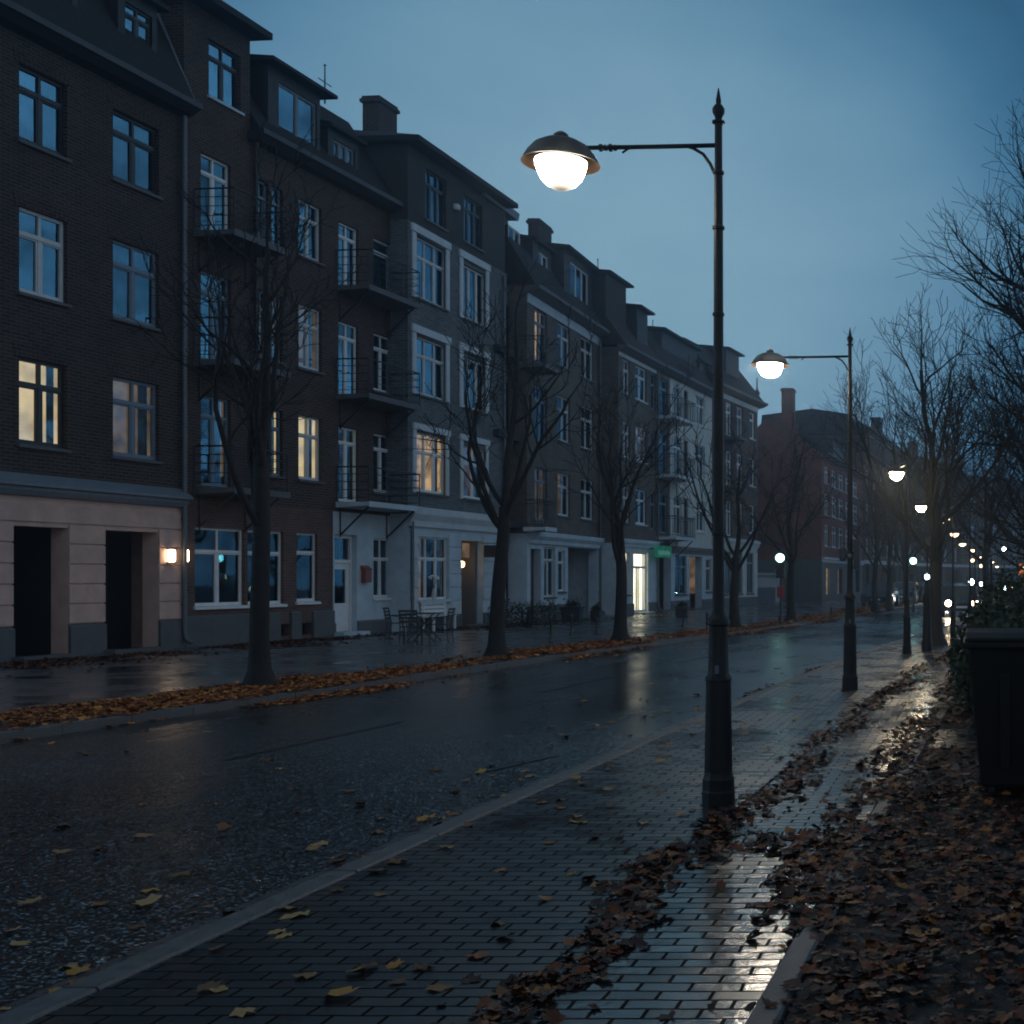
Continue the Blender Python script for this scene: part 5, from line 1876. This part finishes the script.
# thin brown scatter at the foot of the houses
n = 20000
Y = rg.uniform(18, 60, n)
X = np.interp(Y, [18, 24.6, 29.5, 39, 46, 55, 62], [-19.6, -19.2, -18.8, -17.9, -17.2, -16.2, -15.6]) + .35 + np.abs(rg.normal(0, 1.0, n))
nz = noise2(X, Y * .6, 77)
keep = rg.uniform(0, 1, n) < np.clip(.35 + .5 * nz, 0, 1) * np.where(Y < 34, 1, .35)
P = np.stack([X, Y, np.full(n, PZ)], -1)[keep]
o = leaf_cloud('leaf_litter_wall', P, rg.uniform(.035, .06, len(P)) * 1.2, 'litter', 16, tilt=.25)
o['kind'] = 'stuff'
tag(o, 'thin brown scatter of leaves at the foot of the house fronts', 'leaves')

# single leaves on road and pavement, each an object
protos = []
for k in range(6):
    lo = leaf_cloud('fallen_leaf', np.array([[0, 0, 0]]), np.array([1.0]), 'single', 100 + k, tilt=.10, curl=.22)
    protos.append(lo.data)
    bpy.data.objects.remove(lo)
rl = random.Random(77)


def put_leaf(x, y, z, s, label, group):
    o = bpy.data.objects.new('fallen_leaf', protos[rl.randrange(6)])
    C.objects.link(o)
    o.location = (x, y, z)
    o.scale = (s, s * rl.uniform(.8, 1.05), s)
    o.rotation_euler = (rl.gauss(0, .06), rl.gauss(0, .06), rl.uniform(0, 6.28))
    tag(o, label, 'leaf', group)


spec = [(228, 914), (335, 997), (420, 968), (500, 995), (480, 957), (600, 886), (645, 786), (375, 872), (360, 805), (425, 820), (450, 824), (455, 792), (525, 771), (560, 735), (630, 735), (100, 850), (140, 836),
        (100, 905), (150, 905), (300, 915), (310, 850), (335, 862), (395, 862), (225, 828), (60, 828), (30, 905), (265, 760), (80, 755), (130, 752), (435, 770), (610, 722), (665, 742), (700, 710), (585, 700), (240, 1013), (95, 985), (205, 990)]
for px, py in spec:
    q = gp(px, py, 0.0)
    onpave = q.x > kr(q.y)
    z = PZ + .004 if onpave else .005
    q = gp(px, py, z)
    if onpave and q.x < kr(q.y) + .16:
        z = .118
    put_leaf(q.x, q.y, z, rl.uniform(.065, .10), 'single pale brown leaf lying on the wet pavers' if onpave else 'single pale brown leaf lying on the wet asphalt', 'single leaves on the pavement' if onpave else 'single leaves on the road')
for k in range(245):
    y = 5 + 20 * rl.random() ** 1.6
    w = rl.random()
    if w < .62:                                             # road, mostly near the right kerb
        x = kr(y) - .05 - abs(rl.gauss(0, 1.5))
        if x < kl(y) + .3:
            continue
        put_leaf(x, y, .005, rl.choice([rl.uniform(.03, .05), rl.uniform(.045, .088)]), 'single pale brown leaf lying on the wet asphalt', 'single leaves on the road')
    else:
        x = kr(y) + .2 + rl.random() * 1.4
        put_leaf(x, y, PZ + .003, rl.uniform(.045, .07), 'single pale brown leaf lying on the wet pavers', 'single leaves on the pavement')

# ------------------------------------------------------------------ bin on the right
q = gp(981, 796)
bx = empty('rubbish_bin', 'big black plastic wheeled rubbish bin at the right edge', 'bin', (q.x, q.y, PZ - .02))
W, Dp, Hh = .92, .80, 1.14
mb = MB()
ta = .10
mb.v += [(0, 0, .08), (W, 0, .08), (W, Dp, .08), (0, Dp, .08), (-ta, -ta, Hh), (W + ta, -ta, Hh), (W + ta, Dp + ta * .5, Hh), (-ta, Dp + ta * .5, Hh)]
mb.f += [(0, 3, 2, 1), (0, 1, 5, 4), (1, 2, 6, 5), (2, 3, 7, 6), (3, 0, 4, 7), (4, 5, 6, 7)]
mb.build('body', M['bin'], bx, bevel=.03)
mb = MB()
for k in range(3):
    x = .15 + k * .27
    mb.prism([(x, .25), (x + .06, .25), (x + .07, .95), (x - .01, .95)], 'y', -.105, -.02)
mb.build('rib', M['bin'], bx)
mb = MB()
mb.box(-ta - .04, W + ta + .04, -ta - .05, Dp + ta * .5 + .02, Hh + .001, Hh + .05)
mb.build('rim', M['bin'], bx, bevel=.015)
mb = MB()
n = 8
prof = [(-ta - .03, Hh + .051), (-ta - .03, Hh + .08), (.05, Hh + .115), (Dp * .5, Hh + .135), (Dp, Hh + .115), (Dp + .05, Hh + .051)]
mb.prism(prof, 'x', -ta - .02, W + ta + .02)
mb.build('lid', M['bin'], bx, bevel=.012)
mb = MB()
mb.tube([(.2, -ta - .10, Hh + .02), (W - .2, -ta - .10, Hh + .02)], .015, 8)
mb.tube([(.2, -ta - .10, Hh + .02), (.2, -ta - .03, Hh + .02)], .013, 8)
mb.tube([(W - .2, -ta - .10, Hh + .02), (W - .2, -ta - .03, Hh + .02)], .013, 8)
mb.build('handle', M['bin'], bx)
for x, y in ((.08, .1), (W - .08, .1), (.08, Dp - .1), (W - .08, Dp - .1)):
    mb = MB()
    mb.tube([(x - .025, y, .08), (x + .025, y, .08)], .08, 14)
    mb.build('wheel', M['rubber'], bx)

# ------------------------------------------------------------------ shrubs on the right and hedge on the left
def shrub(pos, size, n, seed, label, name='shrub', leaf=.05, box=False, cat='shrub', group=None):
    r = np.random.default_rng(seed)
    if box:
        P = np.stack([r.uniform(-1, 1, n) * size[0], r.uniform(-1, 1, n) * size[1], r.uniform(.02, 1, n) * size[2]], -1)
        P[:, 2] *= .9 + .12 * noise2(P[:, 0] * 2, P[:, 1] * 2 + 3, seed)
    else:
        P = []
        for k in range(9):
            c = np.array([r.uniform(-.7, .7) * size[0], r.uniform(-.7, .7) * size[1], r.uniform(.25, .75) * size[2]])
            d = r.normal(0, 1, (n // 9, 3))
            d /= np.linalg.norm(d, axis=1)[:, None]
            P.append(c + d * (r.uniform(.25, 1, (n // 9, 1)) ** .5) * np.array(size) * np.array([.42, .42, .38]))
        P = np.concatenate(P)
        P[:, 2] = np.maximum(P[:, 2], .03)
    e = empty(name, label, cat, pos, 0, group)
    o = leaf_cloud('foliage', P, r.uniform(.6, 1.3, len(P)) * leaf, 'shrubleaf', seed, tilt=1.0, curl=.5)
    o.parent = e
    m_ = MB()
    rr = random.Random(seed)
    for k in range(14):
        a = rr.uniform(0, 6.28)
        x, y = rr.uniform(.1, .8) * math.cos(a) * size[0], rr.uniform(.1, .8) * math.sin(a) * size[1]
        m_.tube([(x * .25, y * .25, -.02), (x * .6, y * .6, size[2] * .45), (x, y, size[2] * rr.uniform(.75, 1.1))], [.018, .011, .004], 5)
    m_.build('stem', M['twig'], e)
    return e


SG = 'shrubs behind the bin'
for (px, py, Y, sx, sy, sz, lab) in ((1010, 0, 12.6, .75, .7, 1.25, 'dense dark shrub right behind the bin'), (985, 0, 16.0, .55, .7, 1.2, 'dark shrub at the left end of the row behind the bin'),
                                     (1030, 0, 15.5, 1.0, .9, 1.75, 'taller dark shrub at the right edge behind the bin'), (1000, 0, 21, 1.0, 1.2, 1.55, 'farther dark shrub by the thin poles'), (1035, 0, 27, 1.7, 1.5, 2.2, 'farthest tall shrub on the right')):
    shrub((((px - XV) * Y / F) + .1, Y, PZ - .02), (sx, sy, sz), 2600, int(px), lab, group=SG, leaf=.045)
a = gp(522, 627)
shrub((a.x, a.y + .2, PZ), (1.15, .5, .85), 2600, 5, 'low dark clipped hedge in front of the brown house', 'hedge', .035, True, 'hedge')

# posts on the far pavement
for px, py, tp, lab in ((551, 643, 615, 'thin dark bollard by the hedge, nearest of the left pavement'), (571.5, 635, 614, 'thin dark bollard before the recessed portal'), (596.5, 634, 617, 'thin dark bollard left of the shop door'),
                        (683.5, 628, 606, 'thin dark bollard before the dark shopfront'), (707, 632, 612, 'thin dark bollard left of the nearest lamp post'), (831, 619, 607, 'dark bollard before the lit windows of the gable house')):
    q = gp(px, py)
    h = H + (YV - tp) * q.y / F - PZ
    mb = MB()
    mb.lathe([(.05, -.02), (.05, .06), (.036, .1), (.034, h - .12), (.045, h - .1), (.045, h - .04), (.02, h)], n=10)
    o = mb.build('bollard', M['iron'], smooth=True)
    o.location = q
    tag(o, lab, 'bollard', 'bollards on the left pavement')

# planters by the portal
for px, py, w, h, lab in ((572, 622, .75, .75, 'large dark planter at the left of the recessed portal'), (595.5, 622, .36, .55, 'small dark planter at the right of the recessed portal'), (682, 618, .5, .6, 'dark planter under the bluish shop window')):
    q = gp(px, py)
    e = empty('planter', lab, 'planter', (q.x, q.y, PZ), 0, 'planters before the shops')
    mb = MB()
    mb.prism([(-w * .42, 0), (w * .42, 0), (w * .5, h * .7), (-w * .5, h * .7)], 'y', -w * .3, w * .3)
    mb.box(-w * .53, w * .53, -w * .34, w * .34, h * .701, h * .78)
    mb.build('tub', M['iron'], e, bevel=.01)
    rr = np.random.default_rng(int(px))
    P = np.stack([rr.normal(0, w * .2, 220), rr.normal(0, w * .14, 220), h * .78 + np.abs(rr.normal(0, h * .14, 220))], -1)
    o = leaf_cloud('plant', P, rr.uniform(.03, .06, 220), 'shrubleaf', int(px), tilt=1.0)
    o.parent = e

# ------------------------------------------------------------------ cafe furniture before the grey house
def chair(loc, rz, label):
    e = empty('garden_chair', label, 'chair', loc, rz, 'garden chairs before the grey house')
    for sx in (-1, 1):
        mb = MB()
        mb.tube([(sx * .21, -.22, 0), (sx * .20, -.19, .44)], .015, 6)
        mb.build('leg', M['iron'], e)
        mb = MB()
        mb.tube([(sx * .21, .25, 0), (sx * .20, .19, .44), (sx * .20, .27, .86)], .015, 6)
        mb.build('leg', M['iron'], e)
        mb = MB()
        mb.tube([(sx * .23, -.19, .44), (sx * .235, -.17, .63), (sx * .235, .2, .66)], .013, 6)
        mb.build('armrest', M['iron'], e)
    mb = MB()
    for k in range(6):
        y = -.2 + k * .075
        mb.box(-.215, .215, y, y + .055, .44, .46)
    mb.build('seat', M['darkwood'], e)
    mb = MB()
    for k in range(4):
        z = .56 + k * .085
        y = .21 + (z - .44) * .19
        mb.box(-.21, .21, y, y + .018, z, z + .055)
    mb.build('backrest', M['darkwood'], e)
    return e


tq = gp(424, 641)
te = empty('garden_table', 'small dark folding garden table before the grey house window', 'table', tq, R(8))
mb = MB()
for k in range(7):
    x = -.38 + k * .109
    mb.box(x, x + .10, -.38, .38, .715, .74)
mb.build('tabletop', M['darkwood'], te)
for sy in (-1, 1):
    for sx in (-1, 1):
        mb = MB()
        mb.tube([(-sx * .34, sy * .3, 0), (sx * .3, sy * .3 + .012 * sx, .71)], .016, 6)
        mb.build('leg', M['iron'], te)
chair(gp(397, 640), R(100), 'dark garden chair at the left of the garden table')
chair(gp(441, 641.5), R(-85), 'dark garden chair at the right of the garden table')
chair(gp(411, 645), R(190), 'dark garden chair pulled up on the road side of the garden table')
# white bench box against the wall
q0, q1 = gp(433, 630), gp(452, 629)
u0, u1 = HOUSE3.U(427, .3), HOUSE3.U(451, .3)
o = HOUSE3.p0 + HOUSE3.d * u0
wb = empty('white_bench', 'white painted bench standing against the stone wall under the grey house window', 'bench', (o.x, o.y, PZ), HOUSE3.root.rotation_euler.z)
w = u1 - u0
mb = MB()
for k in range(3):
    mb.box(0, w, -.5 + k * .13, -.39 + k * .13, .42, .45)
mb.build('seat', M['white'], wb)
mb = MB()
for k in range(3):
    mb.box(0, w, -.125, -.10, .55 + k * .13, .65 + k * .13)
mb.build('backrest', M['white'], wb)
for x in (.06, w - .12):
    mb = MB()
    mb.box(x, x + .06, -.5, -.44, 0, .419)
    mb.box(x, x + .06, -.16, -.126, 0, .92)
    mb.build('leg', M['white'], wb)
u = HOUSE3.U(434, .09)
o = HOUSE3.p0 + HOUSE3.d * u + HOUSE3.n * .09
vz = 1.085
vs = empty('flower_vase', 'pale vase with white flowers on the grey house window ledge', 'vase', (o.x, o.y, vz))
mb = MB()
mb.lathe([(.05, -.01), (.08, .08), (.06, .22), (.035, .3), (.05, .34)], n=14)
mb.build('vessel', M['pale_stone'], vs, smooth=True)
mb = MB()
for k in range(7):
    a = k * .9
    mb.tube([(0, 0, .3), (.05 * math.cos(a), .05 * math.sin(a), .5), (.13 * math.cos(a), .1 * math.sin(a), .62 + .04 * (k % 3))], [.006, .005, .004], 4)
mb.build('stem', M['hedge'], vs)
mb = MB()
for k in range(7):
    a = k * .9
    mb.lathe([(.01, -.04), (.05, 0), (.03, .04), (.005, .05)], (.13 * math.cos(a), .1 * math.sin(a), .64 + .04 * (k % 3)), 8)
mb.build('blossom', M['white'], vs)

# ------------------------------------------------------------------ cars far down the street
def make_car(loc, rz, label, paint='carpaint', lights='headlight', on=True):
    e = empty('parked_car' if not on else 'car', label, 'car', loc, rz)
    # x: width, -y: front
    prof = [(-2.1, .28), (-2.12, .62), (-1.9, .74), (-1.05, .88), (-.45, 1.38), (.9, 1.42), (1.7, .98), (2.08, .92), (2.1, .3)]
    mb = MB()
    xs = [(-.86, .0), (-.82, 1), (.82, 1), (.86, 0)]
    n = len(prof)
    i = 0
    rings = []
    for (x, k) in ((-.80, .96), (-.86, 1.0), (.86, 1.0), (.80, .96)):
        ring = []
        for (y, z) in prof:
            t = max(0, (z - .9) / .5)
            ring.append(len(mb.v))
            mb.v.append((x * (1 - .22 * t), y * k, .28 + (z - .28) * (k if k == 1 else .985)))
        rings.append(ring)
    for a, b2 in zip(rings[:-1], rings[1:]):
        for k in range(n):
            k2 = (k + 1) % n
            mb.f.append((a[k], a[k2], b2[k2], b2[k]))
    mb.f.append(tuple(rings[0])[::-1])
    mb.f.append(tuple(rings[-1]))
    mb.build('body', M[paint], e, smooth=True)
    mb = MB()
    mb.quad((-.66, -1.06, .905), (.66, -1.06, .905), (.58, -.52, 1.345), (-.58, -.52, 1.345))
    mb.build('windscreen', M['carglass'], e)
    for s in (-1, 1):
        mb = MB()
        mb.quad((s * .868, -.8, .93), (s * .868, 1.3, .95), (s * .71, .85, 1.36), (s * .71, -.4, 1.33))
        mb.build('side_window', M['carglass'], e)
        mb = MB()
        mb.lathe([(.001, -.03), (.12, -.02), (.14, .0), (.12, .02), (.001, .03)], n=14)
        ob = mb.build('headlight', M[lights] if on else M['carglass'], e)
        ob.rotation_euler = (PI / 2, 0, 0)
        ob.location = (s * .6, -2.13, .62)
        for y in (-1.3, 1.3):
            mb = MB()
            mb.tube([(s * .70, y, .31), (s * .875, y, .31)], .31, 18)
            wh = mb.build('wheel', M['rubber'], e)
            mb = MB()
            mb.tube([(s * .87, y, .31), (s * .885, y, .31)], .19, 14)
            mb.build('rim', M['zinc'], wh)
    mb = MB()
    mb.box(-.25, .25, -2.14, -2.125, .4, .5)
    mb.build('number_plate', M['white'], e)
    return e


make_car((-2.05, 92, 0), R(-28), 'oncoming car with two bright headlights far down the road')
make_car((-0.95, 58, 0), R(6), 'nearer oncoming car with warm headlights close to the right kerb', 'carpaint', 'headlight_warm')
for k, (px, Y, pt, lab) in enumerate(((848, 72, 'carpaint', 'dark parked car on the left before the lit gable house windows'), (866, 82, 'carpaint2', 'greyish parked car behind the dark parked one'), (884, 94, 'carpaint', 'farthest dark parked car on the left'))):
    make_car((kl(Y) - 1.2, Y, PZ), R(-3), lab, pt, on=False)
q = gp(914, 611)
make_car((kl(70) + 1.6, 84, 0), R(8), 'oncoming car with a white headlight just right of the third lamp pole', 'carpaint2')

# brick pillar with a lit red sign at the right edge
c_ = at(1021, 573, 45)
e = empty('shop_light_box', 'glowing reddish shop light box at the right edge above the shrubs', 'sign', (c_.x, 45, PZ - .02))
mb = MB()
mb.box(-.08, .4, -.08, .08, c_.z - .20, c_.z + .26)
mb.build('box', emit('red_light_box_glow', (1.0, .30, .12), .5, False, .3, 1.0), e)
mb = MB()
mb.box(-.12, .42, -.11, -.081, c_.z + .06, c_.z + .13)
mb.build('bright_band', M['lit_shop'], e)
mb = MB()
mb.tube([(.1, 0, 0), (.1, 0, c_.z - .201)], .05, 8)
mb.build('post', M['iron'], e)

# ------------------------------------------------------------------ haze, sky, sun, camera
mb = MB()
mb.box(-92, 112, -16, 217, -1.05, 19.5)
hz = mb.build('haze', None) if False else None
m, nt, bs, out = newmat('dusk_haze')
nt.nodes.remove(bs)
pv = N(nt, 'ShaderNodeVolumePrincipled')
pv.inputs['Color'].default_value = (0.62, 0.78, 0.98, 1)
pv.inputs['Density'].default_value = 0.0018
pv.inputs['Anisotropy'].default_value = 0.86
nt.links.new(pv.outputs[0], out.inputs['Volume'])
hz = mb.build('haze', m)
hz['kind'] = 'stuff'
tag(hz, 'thin blue evening mist filling the whole street', 'haze')

w = bpy.data.worlds.new('World')
SC.world = w
w.use_nodes = True
nt = w.node_tree
for n in list(nt.nodes):
    nt.nodes.remove(n)
out = N(nt, 'ShaderNodeOutputWorld')
tc = N(nt, 'ShaderNodeTexCoord')
sky = N(nt, 'ShaderNodeTexSky', sky_type='NISHITA', sun_disc=False, sun_elevation=R(-3.5), sun_rotation=R(120))
bg1 = N(nt, 'ShaderNodeBackground', i_Strength=0.08)
nt.links.new(sky.outputs[0], bg1.inputs['Color'])
nrm = N(nt, 'ShaderNodeVectorMath', operation='NORMALIZE')
nt.links.new(tc.outputs['Generated'], nrm.inputs[0])
dot = N(nt, 'ShaderNodeVectorMath', operation='DOT_PRODUCT')
dv = Vector((-.28, 1.0, .22)).normalized()
dot.inputs[1].default_value = dv
nt.links.new(nrm.outputs[0], dot.inputs[0])
cl = N(nt, 'ShaderNodeTexNoise', i_Scale=2.6, i_Detail=6.0, i_Roughness=.55)
mp = N(nt, 'ShaderNodeMapping')
mp.inputs['Scale'].default_value = (1, 1, 2.4)
nt.links.new(nrm.outputs[0], mp.inputs['Vector'])
nt.links.new(mp.outputs[0], cl.inputs['Vector'])
v = math_node(nt, 'ADD', dot.outputs['Value'], math_node(nt, 'MULTIPLY', math_node(nt, 'SUBTRACT', cl.outputs['Fac'], .5), .042))
rp = ramp(nt, v, [(0.0, (0.25, 0.37, 0.50)), (0.28, (0.38, 0.62, 0.88)), (0.58, (0.36, 0.62, 0.90)), (0.80, (0.085, 0.210, 0.360)), (0.938, (0.032, 0.115, 0.215)), (0.952, (0.050, 0.158, 0.275)), (0.966, (0.100, 0.235, 0.365)), (1.0, (0.205, 0.370, 0.485))])
sz = N(nt, 'ShaderNodeSeparateXYZ')
nt.links.new(nrm.outputs[0], sz.inputs[0])
er = ramp(nt, sz.outputs['Z'], [(0.0, 1.0), (0.40, 1.0), (0.62, 0.55), (1.0, 0.30)])
em = N(nt, 'ShaderNodeMix', data_type='RGBA', blend_type='MULTIPLY')
em.inputs['Factor'].default_value = 1.0
nt.links.new(rp.outputs['Color'], em.inputs['A'])
nt.links.new(er.outputs['Color'], em.inputs['B'])
bg2 = N(nt, 'ShaderNodeBackground', i_Strength=1.0)
cl2 = N(nt, 'ShaderNodeTexNoise', i_Scale=7.0, i_Detail=5.0, i_Roughness=.6)
nt.links.new(mp.outputs[0], cl2.inputs['Vector'])
c2r = ramp(nt, cl2.outputs['Fac'], [(0.36, 0.30), (0.62, 1.25)])
side = ramp(nt, dot.outputs['Value'], [(0.78, 1.0), (0.92, 0.0)])
em2 = N(nt, 'ShaderNodeMix', data_type='RGBA', blend_type='MULTIPLY')
nt.links.new(side.outputs['Color'], em2.inputs['Factor'])
nt.links.new(em.outputs['Result'], em2.inputs['A'])
nt.links.new(c2r.outputs['Color'], em2.inputs['B'])
nt.links.new(em2.outputs['Result'], bg2.inputs['Color'])
ad = N(nt, 'ShaderNodeAddShader')
nt.links.new(bg1.outputs[0], ad.inputs[0])
nt.links.new(bg2.outputs[0], ad.inputs[1])
nt.links.new(ad.outputs[0], out.inputs['Surface'])

sl = bpy.data.lights.new('dusk_sun', 'SUN')
sl.energy, sl.angle, sl.color = 0.03, R(20), (0.75, 0.85, 1.0)
so = bpy.data.objects.new('dusk_sun', sl)
C.objects.link(so)
so.rotation_euler = (R(75), 0, R(20))

cam = bpy.data.cameras.new('camera')
cam.sensor_width = 36.0
cam.lens = 36.0 * F / 1024.0
cam.shift_x = -(XV - 512.0) / 1024.0
cam.shift_y = (YV - 512.0) / 1024.0
cam.clip_start, cam.clip_end = 0.05, 1500
co = bpy.data.objects.new('camera', cam)
C.objects.link(co)
co.location = (0, 0, H)
co.rotation_euler = (PI / 2, 0, 0)
SC.camera = co

SC.view_settings.view_transform = 'Standard'
SC.view_settings.look = 'None'
SC.view_settings.exposure = 0.0
SC.view_settings.gamma = 1.0
cy = SC.cycles
cy.use_denoising = True
cy.denoiser = 'OPENIMAGEDENOISE'
cy.filter_width = 1.9
cy.max_bounces = 6
cy.diffuse_bounces = 2
cy.glossy_bounces = 3
cy.transparent_max_bounces = 10
cy.volume_bounces = 1
cy.sample_clamp_indirect = 4.0
cy.caustics_reflective = False
cy.caustics_refractive = False
